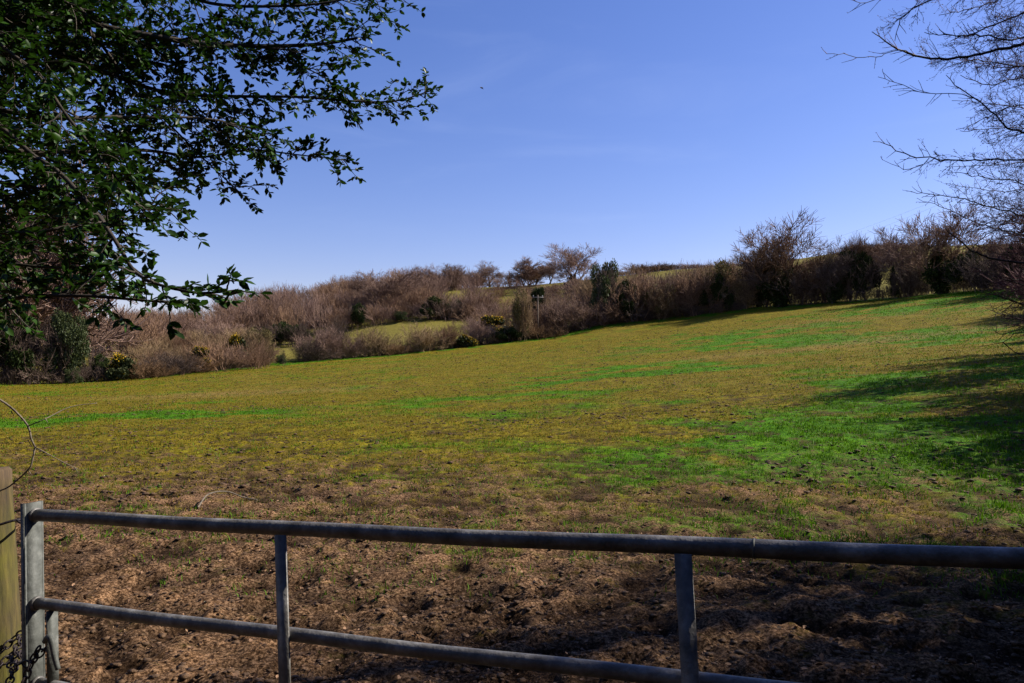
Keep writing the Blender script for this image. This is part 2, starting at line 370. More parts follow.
# clods: squashed irregular octahedra-like lumps
ICO = np.array([[0, 0, 1], [.89, 0, .45], [.28, .85, .45], [-.72, .53, .45], [-.72, -.53, .45], [.28, -.85, .45], [.72, .53, -.45], [-.28, .85, -.45], [-.89, 0, -.45], [-.28, -.85, -.45], [.72, -.53, -.45], [0, 0, -1]])
ICF = np.array([[0, 1, 2], [0, 2, 3], [0, 3, 4], [0, 4, 5], [0, 5, 1], [1, 6, 2], [2, 7, 3], [3, 8, 4], [4, 9, 5], [5, 10, 1], [6, 7, 2], [7, 8, 3], [8, 9, 4], [9, 10, 5], [10, 6, 1], [11, 7, 6], [11, 8, 7], [11, 9, 8], [11, 10, 9], [11, 6, 10]])
def lumps(mb, x, y, z, s, flat=.38):
    n = len(x); V = ICO[None]*(1+.55*(rng.random((n, 12, 1))-.5)); V = V*(s[:, None, None]*np.array([1, 1, flat]))
    a = rng.random(n)*2*PI; c_, s_ = np.cos(a)[:, None], np.sin(a)[:, None]
    V = np.stack([V[..., 0]*c_-V[..., 1]*s_, V[..., 0]*s_+V[..., 1]*c_, V[..., 2]], -1)+np.stack([x, y, z], 1)[:, None]
    mb.add(V.reshape(-1, 3), [(ICF[None]+np.arange(n)[:, None, None]*12).reshape(-1, 3)], np.repeat(rng.random(n), 12))
cm = MB()
x, y, m, g, t_ = ground_pts(40000, 2.2, 22); keep = rng.random(len(x)) < m*np.clip(fbm(x, y, 1.7, 3, 95)*2.4-.6, .05, 1); x, y, m = x[keep], y[keep], m[keep]
s = .006+.022*rng.random(len(x))**3; lumps(cm, x, y, zof(x, y, m)+s*.1, s)
x, y, m, g, t_ = ground_pts(34000, 9, 100); keep = rng.random(len(x)) < np.clip(fbm(x, y, .2, 3, 97)*3-1.2, .02, 1); x, y, m = x[keep], y[keep], m[keep]
s = .012+.030*rng.random(len(x))**3*(1+y/28); lumps(cm, x, y, zof(x, y, m)+s*.15, s)
tag(cm.build('mud_clods', M['clod'], smooth=False), 'dark lumps of mud strewn across the field behind the gate', 'mud clods', None, 'stuff')
# grass blades
def blades(mb, x, y, z, h, wd):
    n = len(x); a = rng.random(n)*2*PI; ln = rng.normal(size=(n, 2))*.5
    s = np.stack([np.cos(a), np.sin(a), np.zeros(n)], 1)*wd[:, None]
    b0 = np.stack([x, y, z], 1); m_ = b0+np.stack([ln[:, 0]*h*.3, ln[:, 1]*h*.3, h*.6], 1); t = b0+np.stack([ln[:, 0]*h, ln[:, 1]*h, h*(1-.2*np.abs(ln[:, 0]))], 1)
    V = np.stack([b0-s, b0+s, m_+s*.7, m_-s*.7, t], 1)
    i = np.arange(n)[:, None]*5
    mb.add(V.reshape(-1, 3), [np.array([[0, 1, 2, 3]])+i, np.array([[3, 2, 4]])+i], np.repeat(rng.random(n), 5))
gb = MB(); x, y, m, g, t_ = ground_pts(700000, 5.0, 100, p=.85)
tuft = fbm(x, y, 3.2, 3, 110)
keep = rng.random(len(x)) < (1-m)**.7*np.clip(g*1.5+.02, 0.12, 1)*np.clip(tuft*5-2.1, .02, 1); x, y, m = x[keep], y[keep], m[keep]
r = np.sqrt(x*x+y*y); blades(gb, x, y, zof(x, y, m)-.005, (.018+.045*rng.random(len(x))**1.5)*np.where(x/y > .35, 1.25, 1)*(1+r/70), .0025+.00028*r)
tag(gb.build('grass', M['blade']), 'short green grass growing in patches over the field', 'grass', None, 'stuff')
gb = MB(); x, y, m, g, t_ = ground_pts(420000, 6.0, 105, p=.85)
keep = rng.random(len(x)) < (1-m)*np.clip(1-g*1.5, 0, 1)*np.clip(fbm(x, y, 2.5, 3, 120)*3-.9, .05, 1); x, y, m = x[keep], y[keep], m[keep]
r = np.sqrt(x*x+y*y); blades(gb, x, y, zof(x, y, m)-.005, .015+.03*rng.random(len(x))*(1+r/60), .0025+.00028*r)
tag(gb.build('dry_grass', M['straw']), 'dry ochre grass thinly covering the sunlit field', 'dry grass', None, 'stuff')

# ------------------------------------------------------------ gate
galv = noise_mat('galvanised_steel', [(.3, (.05, .046, .041)), (.5, (.12, .112, .102)), (.72, (.26, .25, .235))], 14, .45, .25, 90, metal=.1, spec=.35, detail=8)
galv_pale = noise_mat('dull_zinc', [(.3, (.045, .048, .042)), (.55, (.10, .105, .095)), (.75, (.21, .21, .195))], 22, .6, .2, 90, metal=.05, spec=.25)
A0 = P(34, 515, 2.70); A1 = P(1024, 555, 1.52)
u = A1-A0; L = np.linalg.norm(u); u = u/L                                      # along the gate (to the right, nearer)
nn = nrm(np.cross([0, 0, 1.], u)); nn = -nn if nn.dot(-A0+[0, 0, 1.5]) < 0 else nn # towards the camera
vv = nrm(np.cross(u, nn)); vv = vv if vv[2] > 0 else -vv
GL = 3.66; drops = [0, .31, .588, .80, .97]; r_ = .0215
root = empty('metal_gate', tuple(A0-vv*1.0)); O = A0-vv*1.0
tag(root, 'grey galvanised tubular field gate closed across the muddy field entrance', 'gate')
def gp(s, drop, off=0): return A0+u*s-vv*drop+nn*off-O
for i, dr in enumerate(drops):
    mb = MB(); n = 60
    pts = [gp(.006+t*(GL-.012), dr)+vv*(-.012*math.sin(PI*t)+.0015*math.sin(23*t+i)) for t in np.linspace(0, 1, n)]
    tube(mb, pts, r_ if i == 0 else r_*.92, 20, True)
    rl = mb.build('rail', galv, root, smooth=True)
    for sx in (.012, GL-.012):
        mb = MB(); tube(mb, [gp(sx-.006, dr), gp(sx, dr), gp(sx+.006, dr)], [r_+.003, r_+.0045, r_+.001], 16); mb.build('weld', galv, rl, smooth=True)
for s in (0, GL):                                                              # end stiles, a channel with its flat web facing along the gate
    mb = MB(); hh = 1.06
    mid_ = gp(s-.004 if s == 0 else s+.004, hh/2-.045)
    box(mb, mid_, u*.004, nn*.028, vv*hh/2)
    box(mb, mid_+nn*.0312+u*-.007, u*.011, nn*.003, vv*hh/2); box(mb, mid_-nn*.0312+u*-.007, u*.011, nn*.003, vv*hh/2)
    mb.build('end_stile', galv_pale, root)
def s_at(px, drop):                                                            # distance along the gate whose picture column is px
    lo, hi = 0, GL-.3
    for _ in range(40):
        m_ = (lo+hi)/2; q = A0+u*m_-vv*drop
        if CX+F*q[0]/q[1] < px: lo = m_
        else: hi = m_
    return lo
sU = [s_at(289, .1), s_at(685, .1), s_at(685, .1)+1.05]
for s in sU:
    mb = MB(); box(mb, gp(s, .02+.97/2, r_+.0035), u*.020, nn*.003, vv*(.97/2-.004)); mb.build('upright', galv, root)
s2 = s_at(58, .4)
mb = MB(); box(mb, gp(s2, .31+.14, 0), u*.003, nn*.020, vv*(.14-.018)); mb.build('latch_plate', galv_pale, root)
hk = MB(); pts, rr = smoothpath([gp(s2-.01, .430, .020), gp(s2+.010, .412, .024), gp(s2+.030, .410, .030), gp(s2+.044, .430, .032), gp(s2+.054, .475, .030), gp(s2+.064, .515, .026)], [.0095, .0095, .0098, .0098, .0098, .0085], .006)
tube(hk, pts, rr, 10); hk.build('latch_hook', galv_pale, root, smooth=True)
root.location = tuple(O)
mb = MB(); sw = s_at(752, 0); sg_ = vv*(-.012*math.sin(PI*sw/GL)+.0015*math.sin(23*sw/GL)); tube(mb, [gp(sw-.003, 0)+sg_, gp(sw, 0)+sg_, gp(sw+.003, 0)+sg_], [r_+.0005, r_+.0022, r_+.0005], 20); mb.build('weld', galv_pale, [c_ for c_ in root.children if c_.name == 'rail'][0], smooth=True)
# chain
iron = noise_mat('dark_iron_chain', [(.3, (.012, .010, .012)), (.7, (.06, .045, .045))], 60, .55, .3, metal=.4)
ch = empty('chain', tuple(gp(s2, .6)+O)); tag(ch, 'dark iron chain looped between the gate end and the mossy post', 'chain')
CO = gp(s2, .6)+O
def link(p, d, up, l=.034, wl=.012, r=.0035):
    mb = MB(); d, a, b_ = (nrm(d), None, None); a = nrm(np.cross(d, up)); 
    th = np.linspace(0, 2*PI, 17)[:-1]; pts = [p+d*(l*.5*math.cos(t)+(.3*l if math.cos(t) > 0 else -.3*l)*0)+a*wl*math.sin(t) for t in th]; pts.append(pts[0])
    tube(mb, pts, r, 6, False); return mb
POST = np.array([*P(9, 500, 2.86)[:2], 0])
path1 = [gp(s2-.02, .455, .01)+O, gp(s2-.06, .50, .045)+O, gp(.0, .50, .05)+O, gp(-.05, .51, .055)+O, POST+np.array([.085, -.045, .56]), POST+np.array([.03, -.098, .50]), POST+np.array([-.07, -.07, .42])]
path2 = [gp(s2-.035, .46, .03)+O, gp(.03, .55, .06)+O, gp(-.01, .62, .06)+O, gp(-.05, .57, .06)+O, POST+np.array([.09, -.05, .51]), POST+np.array([.03, -.1, .45]), POST+np.array([-.06, -.07, .36])]
path3 = [gp(-.01, .62, .07)+O, gp(-.02, .72, .07)+O, gp(-.012, .86, .068)+O]
for path in (path1, path2, path3):
    pts, _ = smoothpath(path, [1]*len(path), .004)
    sl = np.concatenate([[0], np.cumsum(np.linalg.norm(np.diff(pts, axis=0), axis=1))])
    k = 0
    while k*.026 < sl[-1]:
        p = np.array([np.interp(k*.026, sl, pts[:, j]) for j in range(3)]); q = np.array([np.interp(k*.026+.01, sl, pts[:, j]) for j in range(3)])
        if np.linalg.norm(q-p) < .003: break
        dd = nrm(q-p); f_ = frames(dd[None]); upv = (f_[1] if k % 2 else f_[2])[0]
        link(p-CO, dd, upv).build('link', iron, ch, smooth=True); k += 1
# wooden post with mossy side
m, nt, b = new_mat('mossy_post_wood'); tc = N(nt, 'ShaderNodeTexCoord'); mp = N(nt, 'ShaderNodeMapping'); mp.inputs['Scale'].default_value = (1, 1, .12); nt.links.new(tc.outputs['Object'], mp.inputs[0])
n1 = N(nt, 'ShaderNodeTexNoise', Scale=38.0, Detail=7.0, Roughness=.7); nt.links.new(mp.outputs[0], n1.inputs[0]); n2 = N(nt, 'ShaderNodeTexNoise', Scale=7.0, Detail=5.0); nt.links.new(tc.outputs['Object'], n2.inputs[0])
wood = ramp(nt, n1.outputs[0], [(.3, (.018, .010, .005)), (.55, (.075, .045, .018)), (.75, (.14, .09, .04))]); moss = ramp(nt, n1.outputs[0], [(.3, (.022, .021, .001)), (.7, (.12, .108, .003))])
sx = N(nt, 'ShaderNodeSeparateXYZ'); nt.links.new(tc.outputs['Object'], sx.inputs[0])
hz_ = N(nt, 'ShaderNodeMapRange'); hz_.inputs[1].default_value = 1.14; hz_.inputs[2].default_value = .98; nt.links.new(sx.outputs[2], hz_.inputs[0])
ad = N(nt, 'ShaderNodeMath', operation='MULTIPLY_ADD', use_clamp=True); nt.links.new(n2.outputs[0], ad.inputs[0]); ad.inputs[1].default_value = 2.4; ad.inputs[2].default_value = -.5
mu = N(nt, 'ShaderNodeMath', operation='MULTIPLY'); nt.links.new(hz_.outputs[0], mu.inputs[0]); nt.links.new(ad.outputs[0], mu.inputs[1])
nt.links.new(mixc(nt, mu.outputs[0], wood, moss), b.inputs['Base Color']); b.inputs['Roughness'].default_value = .85
bp = N(nt, 'ShaderNodeBump', Strength=.7, Distance=.008); nt.links.new(n1.outputs[0], bp.inputs['Height']); nt.links.new(bp.outputs[0], b.inputs['Normal'])
def post(name, loc, h, r, label):
    mb = MB(); zz = list(np.linspace(-.3, h-.01, 26))+[h]; rs = np.random.default_rng(5); k = 24; V = []
    prof = 1+.05*rs.normal(size=k); prof = (prof+np.roll(prof, 1)+np.roll(prof, -1))/3
    for i, z_ in enumerate(zz):
        rr = r*(1.06-.06*z_/h)*(.9 if i == len(zz)-1 else 1)
        for j in range(k):
            th = 2*PI*j/k; q = rr*prof[j]*(1+.012*rs.normal()); V.append([q*math.cos(th)+.012*z_, q*math.sin(th), z_])
    nz_ = len(zz); f = [[i*k+j, i*k+(j+1) % k, (i+1)*k+(j+1) % k, (i+1)*k+j] for i in range(nz_-1) for j in range(k)]
    mb.add(V, [np.array(f), np.array([[(nz_-1)*k+j for j in range(k)]])])
    o = mb.build(name, m, smooth=False); o.location = loc; o.rotation_euler = (0, -.09, 0)
    if label: tag(o, label, 'post')
    return o
postx = post('wooden_post', (POST[0], POST[1], G(POST[0], POST[1])), 1.17, .082, 'weathered round wooden post with yellow-green moss beside the gate end')
Rp = A0+u*(GL+.14)
post('wooden_post', (Rp[0], Rp[1], 0), 1.3, .09, 'round wooden hanging post at the hinged end of the gate')
wm = MB(); zc = .985
th = np.linspace(0, 2*PI, 40); tube(wm, [[POST[0]+.014+.089*math.cos(t), POST[1]+.089*math.sin(t), zc+.012*math.sin(t*1.0+.5)+.004*math.sin(5*t)] for t in th], .0048, 6, False)
tw = [[POST[0]+.07, POST[1]-.06, zc], [POST[0]+.10, POST[1]-.09, zc-.005], [POST[0]+.125, POST[1]-.085, zc-.01]]
tube(wm, tw, .004, 6)
tag(wm.build('wire', iron, smooth=True), 'dark wire tied round the mossy post near its top', 'wire')

# bramble stem beside the post
def stem_obj(name, paths, mat, label, cat, k=7):
    mb = MB()
    for pts, rad in paths:
        p, r = smoothpath(pts, rad, .02); tube(mb, p, r, k, True)
    o = mb.build(name, mat, smooth=True); tag(o, label, cat); return o
d_ = 2.6
pr = [([P(-70, 380, d_), P(-20, 393, d_), P(0, 400, d_), P(15, 411, d_), P(28, 426, d_), P(31, 438, d_), P(35, 447, d_)], [.004, .003]),
      ([P(28, 426, d_), P(45, 419, d_), P(70, 407, d_+.1), P(97, 403, d_+.15)], [.0022, .0012]),
      ([P(35, 447, d_), P(50, 455, d_), P(65, 463, d_+.1), P(80, 470, d_+.1)], [.0022, .001]),
      ([P(35, 447, d_), P(32, 462, d_), P(28, 470, d_), P(10, 486, d_+.05), P(-10, 500, d_+.05), P(-45, 560, d_), P(-60, 640, d_)], [.0028, .0026])]
for q in ((11, 411), (28, 440), (29, 471), (75, 468), (45, 418)): pr.append(([P(q[0], q[1], d_), P(q[0]+3, q[1]+5, d_)], [.0018, .0008]))
stem_obj('bramble_stem', pr, M['bark_pale'], 'thin arching bare stem forking above the mossy wooden post', 'stem')
gx = lambda px, d: (px-CX)/F*d
def gpt(px, d, dz=.02): x = gx(px, d); return [x, d, float(zof(np.array([x]), np.array([d]), np.array([1.]))[0])+dz]
stem_obj('fallen_stick', [([gpt(200, 8.4, .03), gpt(210, 8.75, .06), gpt(228, 8.95, .07), gpt(245, 9.0, .05), gpt(259, 9.0, .03)], [.011, .006])], M['bark_pale'], 'pale curved stick lying on the mud beyond the gate', 'stick')

# ------------------------------------------------------------ near evergreen on the left
def spray(segs, lf, p, d, length, leafsize, droop=.25, rs=rng, leafy=1.0, bare=.25):
    """a twig with alternate leaves"""
    n = max(3, int(length/.03)); pts = [np.array(p)]; d = nrm(d)
    for i in range(n):
        d = nrm(d+rs.normal(size=3)*.13+np.array([0, 0, -droop*.12])); pts.append(pts[-1]+d*length/n)
    R = np.linspace(.0028, .0010, n+1)
    for i in range(n): segs.append((pts[i], pts[i+1], R[i], R[i+1]))
    side = 1
    for i in range(n+1):
        if i/n < bare or rs.random() > leafy: continue
        for rep in range(2 if i < n else 3):
            side = -side
            dd = nrm(pts[min(i+1, n)]-pts[max(i-1, 0)]); a = nrm(np.cross(dd, [0, 0, 1.])+rs.normal(size=3)*.25)
            ld = nrm(dd*.75+a*side*.8+rs.normal(size=3)*.3); up = nrm(np.array([0, 0, 1.])+rs.normal(size=3)*.55)
            lf.append((pts[i], ld, up, leafsize*(.65+.6*rs.random())))
def limb_twigs(segs, lf, pts, step, tl, leafsize, leafy=1, t0=.1, level=1, bare=.25, spread=1.0, rs=rng):
    sl = np.concatenate([[0], np.cumsum(np.linalg.norm(np.diff(pts, axis=0), axis=1))]); s = sl[-1]*t0
    while s < sl[-1]:
        p = np.array([np.interp(s, sl, pts[:, j]) for j in range(3)]); q = np.array([np.interp(s+.02, sl, pts[:, j]) for j in range(3)]); dd = nrm(q-p+1e-6)
        side = rs.normal(size=3); side[2] *= .7; side = nrm(side-dd*side.dot(dd))
        ln = tl*(.4+.9*rs.random())*(1-.35*s/sl[-1]); dirn = nrm(dd*.8+side*spread)
        if level > 0:
            n = 7; P_ = [p]; d2 = dirn
            for i in range(n): d2 = nrm(d2+rs.normal(size=3)*.12+np.array([0, 0, -.03])); P_.append(P_[-1]+d2*ln/n)
            P_ = np.array(P_); R = np.linspace(.0045, .0018, n+1)
            for i in range(n): segs.append((P_[i], P_[i+1], R[i], R[i+1]))
            limb_twigs(segs, lf, P_, max(step, .062), tl*.42, leafsize, leafy, .15, level-1, bare, spread, rs)
        else: spray(segs, lf, p, dirn, ln, leafsize, rs=rs, leafy=leafy, bare=bare)
        s += step*(.5+rs.random())
    if level == 0: spray(segs, lf, pts[-1], nrm(pts[-1]-pts[-2]), tl*.5, leafsize, rs=rs, leafy=leafy, bare=0)
T0 = np.array([-4.3, 4.1, G(-4.3, 4.1)])
ev = empty('evergreen_tree', tuple(T0)); tag(ev, 'glossy dark evergreen tree reaching its leafy branches over the field entrance', 'tree')
tr = MB(); tp, trr = smoothpath([T0-[0, 0, .3], T0+[.05, 0, 1.2], T0+[-.05, .1, 2.6], T0+[.1, .1, 4.2], T0+[.2, -.1, 6.4]], [.19, .15, .13, .10, .04], .1)
tube(tr, tp-T0, trr, 14, True, bump=.08); tr.build('trunk', M['bark'], ev, smooth=True)
limbs = [
 ([(-120, -30, 4.0), (-10, 14, 4.0), (60, 18, 4.0), (120, 30, 4.1), (200, 43, 4.3), (262, 46, 4.5), (320, 44, 4.7), (357, 38, 4.8)], [.022, .009], 1, .36),
 ([(-120, 60, 4.0), (0, 52, 4.0), (60, 54, 4.1), (115, 76, 4.3), (165, 92, 4.5), (220, 96, 4.6), (300, 97, 4.9), (350, 101, 5), (395, 101, 5.1), (430, 91, 5.2)], [.018, .004], 1, .26),
 ([(-100, 100, 3.6), (40, 117, 3.6), (100, 117, 3.8), (200, 118, 4.2), (250, 128, 4.5)], [.013, .004], 1, .34),
 ([(-100, 150, 3.4), (40, 152, 3.6), (140, 150, 4.2), (200, 157, 4.6), (250, 150, 4.8), (300, 155, 4.9), (345, 160, 5)], [.013, .003], 1, .22),
 ([(-120, 225, 3.2), (10, 233, 3.1), (60, 228, 3.1), (110, 215, 3.3), (160, 204, 3.5)], [.012, .003], 1, .26),
 ([(-120, 285, 2.9), (-10, 300, 2.6), (30, 296, 2.5), (90, 296, 2.5), (150, 301, 2.5), (180, 303, 2.5)], [.010, .003], 1, .17),
 ([(-60, 120, 3.1), (40, 160, 2.9), (85, 200, 2.7), (115, 240, 2.5), (135, 272, 2.4), (160, 285, 2.35), (200, 293, 2.3), (238, 290, 2.3)], [.010, .003], 1, .14),
 ([(-60, -60, 4.4), (150, -20, 4.4), (210, 3, 4.5), (280, 6, 4.6), (340, 0, 4.7), (390, -20, 4.8)], [.014, .005], 1, .36),
 ([(40, 0, 3.9), (95, 38, 4.0), (130, 85, 4.2), (165, 120, 4.4), (205, 160, 4.6), (235, 188, 4.8)], [.011, .003], 1, .26),
 ([(140, 60, 4.4), (200, 110, 4.6), (240, 140, 4.8), (262, 148, 4.9)], [.007, .003], 1, .24),
 ([(250, 47, 4.5), (290, 62, 4.7), (320, 75, 4.9), (350, 95, 5.0)], [.006, .003], 1, .24),
 ([(-60, 180, 3.8), (50, 190, 3.8), (120, 190, 4.0), (180, 185, 4.2)], [.010, .003], 1, .25),
 ([(-80, 20, 3.4), (20, 60, 3.3), (70, 120, 3.2), (110, 170, 3.2), (150, 220, 3.2)], [.010, .003], 1, .30),
 ([(-80, 250, 3.4), (0, 262, 3.3), (60, 268, 3.2), (120, 262, 3.2)], [.009, .003], 1, .22),
]
segs = []; lf = []; lm = MB(); rs = np.random.default_rng(11)
for pts, rad, lv, tl in limbs:
    w_ = [P(*q) for q in pts]; a0 = w_[0]; zt = min(max(a0[2]-.1, 1.3), 5.5); st = np.array([np.interp(zt, tp[:, 2], tp[:, 0]), np.interp(zt, tp[:, 2], tp[:, 1]), zt])
    w_ = [st]+w_; rad = [rad[0]*1.3]+list(np.interp(np.linspace(0, 1, len(pts)), [0, 1], rad))
    p, r = smoothpath(w_, rad, .05); tube(lm, p-T0, r, 7, True)
    for _ in range(3): spray(segs, lf, p[-1-2*_], nrm(p[-1]-p[-3])+rs.normal(size=3)*.3*_, .07, .04, rs=rs, bare=0)
    limb_twigs(segs, lf, p, .045, tl, .037 if pts[-1][2] < 3 else .045, leafy=.9, t0=.30, level=1, rs=rs)
# filler boughs making the crown dense towards the trunk and above the picture
for i in range(150):
    zz = rs.uniform(1.9, 6.2) if i < 120 else rs.uniform(3.6, 6.4); ang = rs.uniform(-1.6, 1.3) if i < 120 else rs.uniform(-PI, PI)
    st = np.array([np.interp(zz, tp[:, 2], tp[:, 0]), np.interp(zz, tp[:, 2], tp[:, 1]), zz]); ln = rs.uniform(1.1, 2.6)
    d2 = nrm([math.cos(ang), math.sin(ang)*.8+.1, rs.uniform(-.25, .3)]); p = [st]
    for k in range(8): d2 = nrm(d2+rs.normal(size=3)*.12); p.append(p[-1]+d2*ln/8)
    p = np.array(p)
    q = p[-1]; 
    if q[1] < 1.2: continue
    px_ = CX+F*q[0]/q[1]; py_ = CY+25-F*(q[2]-CAMZ)/q[1]
    if (px_ > 170 and py_ > -30) or (px_ > 20 and py_ > 270): continue
    pp, r = smoothpath(p, [.016, .004], .06); tube(lm, pp-T0, r, 6, True)
    limb_twigs(segs, lf, pp, .09, .36, .048, leafy=.95, t0=.2, level=1, rs=rs)
lm.build('branches', M['bark_dark'], ev, smooth=True)
sg = MB(); S0 = np.array([s[0] for s in segs])-T0; S1 = np.array([s[1] for s in segs])-T0
prisms(sg, S0, S1, np.array([s[2] for s in segs]), np.array([s[3] for s in segs]), 3); sg.build('twigs', M['bark_dark'], ev)
fo = MB(); leaves(fo, np.array([l[0] for l in lf])-T0, np.array([l[1] for l in lf]), np.array([l[2] for l in lf]), np.array([l[3] for l in lf]), 1.05)
fo.build('leaves', M['holly'], ev)
print('evergreen leaves', len(lf))

# ------------------------------------------------------------ near bare tree on the right
def bare_twigs(segs, p, d, length, r, level, rs, zig=.20, upb=.02, kids=(4, 8)):
    n = max(3, int(length/.045)); pts = [np.array(p)]; d = nrm(d); z_ = 1
    for i in range(n):
        d = nrm(d+rs.normal(size=3)*zig*.55+np.array([0, 0, upb])); pts.append(pts[-1]+d*length/n)
    R = np.linspace(r, r*.5, n+1)
    for i in range(n): segs.append((pts[i], pts[i+1], R[i], R[i+1]))
    for i in range(1, n+1):                                                    # buds
        if r < .004 and rs.random() < .45:
            a = nrm(rs.normal(size=3)+d*1.2); segs.append((pts[i], pts[i]+a*.011, .0022, .0008))
    if level > 0:
        for k in range(rs.integers(*kids)):
            i = rs.integers(1, n+1); a = rs.normal(size=3); dd = nrm(pts[i]-pts[i-1]); a = nrm(a-dd*a.dot(dd))
            bare_twigs(segs, pts[i], dd*1.0+a*.6, length*(.40+.45*rs.random()), r*.6, level-1, rs, zig, upb, kids)
T1 = np.array([6.6, 6.2, G(6.6, 6.2)])
bt = empty('bare_tree', tuple(T1)); tag(bt, 'leafless tree with dark budding twigs hanging in over the right edge of the field', 'tree')
tr = MB(); tp1, tr1 = smoothpath([T1-[0, 0, .3], T1+[.0, 0, 1.5], T1+[.1, .05, 3], T1+[-.05, .1, 5], T1+[.1, -.1, 8]], [.17, .14, .12, .09, .03], .1)
tube(tr, tp1-T1, tr1, 14, True, bump=.08); tr.build('trunk', M['bark'], bt, smooth=True)
RL = [
 ([(1150, 20, 5.6), (1060, 34, 5.4), (1024, 44, 5.3), (1000, 49, 5.2), (975, 55, 5.1), (940, 59, 5), (915, 55, 5), (893, 47, 4.9), (880, 37, 4.9), (872, 33, 4.8)], [.016, .0022], .5),
 ([(915, 55, 5), (900, 50, 4.9), (885, 54, 4.9), (865, 58, 4.8), (848, 55, 4.8), (828, 54, 4.7)], [.003, .0015], .12),
 ([(1130, 45, 5.4), (1060, 38, 5.3), (1024, 38, 5.2), (1005, 40, 5.1), (980, 36, 5.1), (945, 35, 5.0), (925, 33, 4.9)], [.010, .002], .45),
 ([(1120, -20, 5.3), (1050, -5, 5.2), (1020, 14, 5.2), (985, 28, 5.1), (960, 37, 5.0), (938, 30, 5)], [.012, .002], .45),
 ([(1140, 170, 5.6), (1060, 145, 5.4), (1024, 132, 5.3), (1005, 127, 5.2), (995, 115, 5.2), (975, 98, 5.1), (960, 88, 5.1), (945, 75, 5.0)], [.010, .0022], .4),
 ([(978, 100, 5.12), (962, 94, 5.1), (930, 94, 5), (910, 88, 4.9), (895, 82, 4.9), (878, 77, 4.8)], [.003, .0015], .22),
 ([(1080, -40, 5.0), (1000, -20, 5.0), (950, -4, 4.9), (925, 2, 4.9), (905, 14, 4.8), (899, 24, 4.8), (894, 42, 4.8)], [.008, .0016], .28),
 ([(925, -10, 4.9), (908, -12, 4.8), (885, -6, 4.8), (866, 3, 4.8), (852, 0, 4.7)], [.004, .0015], .2),
 ([(1160, 175, 6), (1060, 166, 5.6), (1024, 160, 5.4), (960, 160, 5.2), (930, 158, 5.1), (905, 154, 5.0), (885, 143, 5), (873, 142, 4.9)], [.009, .0015], .3),
 ([(930, 158, 5.1), (915, 168, 5.1), (900, 168, 5.0), (882, 160, 5)], [.003, .0013], .08),
 ([(1160, 240, 6), (1060, 222, 5.8), (1000, 210, 5.6), (960, 198, 5.5), (930, 194, 5.4), (906, 191, 5.3)], [.008, .0014], .32),
 ([(1160, 270, 6), (1070, 245, 5.8), (1010, 232, 5.7), (975, 222, 5.6), (945, 208, 5.5), (917, 199, 5.4)], [.007, .0014], .3),
 ([(1160, 250, 5.6), (1060, 262, 5.4), (1024, 262, 5.4), (990, 258, 5.3), (972, 250, 5.2), (955, 238, 5.2), (946, 228, 5.2)], [.011, .003], .14),
 ([(1160, 100, 5.6), (1060, 90, 5.5), (1020, 78, 5.4), (990, 85, 5.3), (960, 75, 5.3)], [.009, .002], .45),
 ([(1150, 200, 5.8), (1060, 190, 5.7), (1020, 182, 5.6), (985, 178, 5.5), (955, 172, 5.4)], [.008, .002], .45),
 ([(1170, 300, 6), (1060, 292, 5.8), (1024, 285, 5.7), (990, 274, 5.6), (962, 262, 5.5)], [.008, .002], .5),
 ([(1170, 335, 6), (1070, 318, 5.8), (1024, 305, 5.7), (1000, 296, 5.6), (975, 290, 5.6)], [.008, .002], .5),
 ([(1150, 220, 6.4), (1060, 205, 6.2), (1020, 215, 6.1), (980, 240, 6), (960, 262, 6)], [.008, .002], .6),
 ([(1150, 10, 5.9), (1060, 0, 5.8), (1020, -5, 5.7), (975, 8, 5.6), (940, 15, 5.5)], [.010, .002], .6),
 ([(1150, 70, 5.9), (1060, 62, 5.8), (1020, 66, 5.7), (975, 60, 5.6), (945, 68, 5.5)], [.010, .002], .6),
 ([(1150, 130, 5.8), (1060, 115, 5.7), (1020, 105, 5.6), (985, 118, 5.5), (965, 130, 5.4)], [.008, .002], .42),
]
rq = np.random.default_rng(99)
for y_ in (60, 105, 130, 160, 185, 205, 228, 250, 275, 295, 315, 330):
    x_ = np.interp(y_, [60, 150, 230, 330], [940, 935, 945, 985])+rq.uniform(0, 25); dp = rq.uniform(5.6, 7.2); sl_ = rq.uniform(-20, 35)
    RL.append(([(1180, y_+sl_+20, dp+.6), (1090, y_+sl_, dp+.3), (1040, y_+sl_*.5, dp+.1), (1000, y_+rq.uniform(-8, 8), dp), (x_, y_-rq.uniform(-8, 14), dp-.1)], [.009, .002], .55))
segs = []; bl = MB(); rs = np.random.default_rng(5)
for j, (pts, rad, dens) in enumerate(RL):
    w_ = [P(*q) for q in pts]
    if pts[0][0] > 1100:
        a0 = w_[0]; zt = a0[2]-.2; st = np.array([np.interp(zt, tp1[:, 2], tp1[:, 0]), np.interp(zt, tp1[:, 2], tp1[:, 1]), zt]); w_ = [st]+w_
    p, r = smoothpath(w_, list(np.interp(np.linspace(0, 1, len(w_)), [0, 1], rad)), .05); p = p+rs.normal(size=p.shape)*.004
    tube(bl, p-T1, r, 6, True)
    sl = np.concatenate([[0], np.cumsum(np.linalg.norm(np.diff(p, axis=0), axis=1))])
    for s in np.arange(sl[-1]*.22, sl[-1]*.97, .019/(dens+.10)):
        i = min(np.searchsorted(sl, s), len(p)-1); dd = nrm(p[i]-p[i-1]); a = rs.normal(size=3); a = nrm(a-dd*a.dot(dd)); f_ = 1-s/sl[-1]
        bare_twigs(segs, p[i], dd*1.0+a*.85, (.08+.85*dens*f_)*(.4+.8*rs.random()), .0024, 2 if dens > .25 and f_ > .12 else 0, rs, kids=(2, 5))
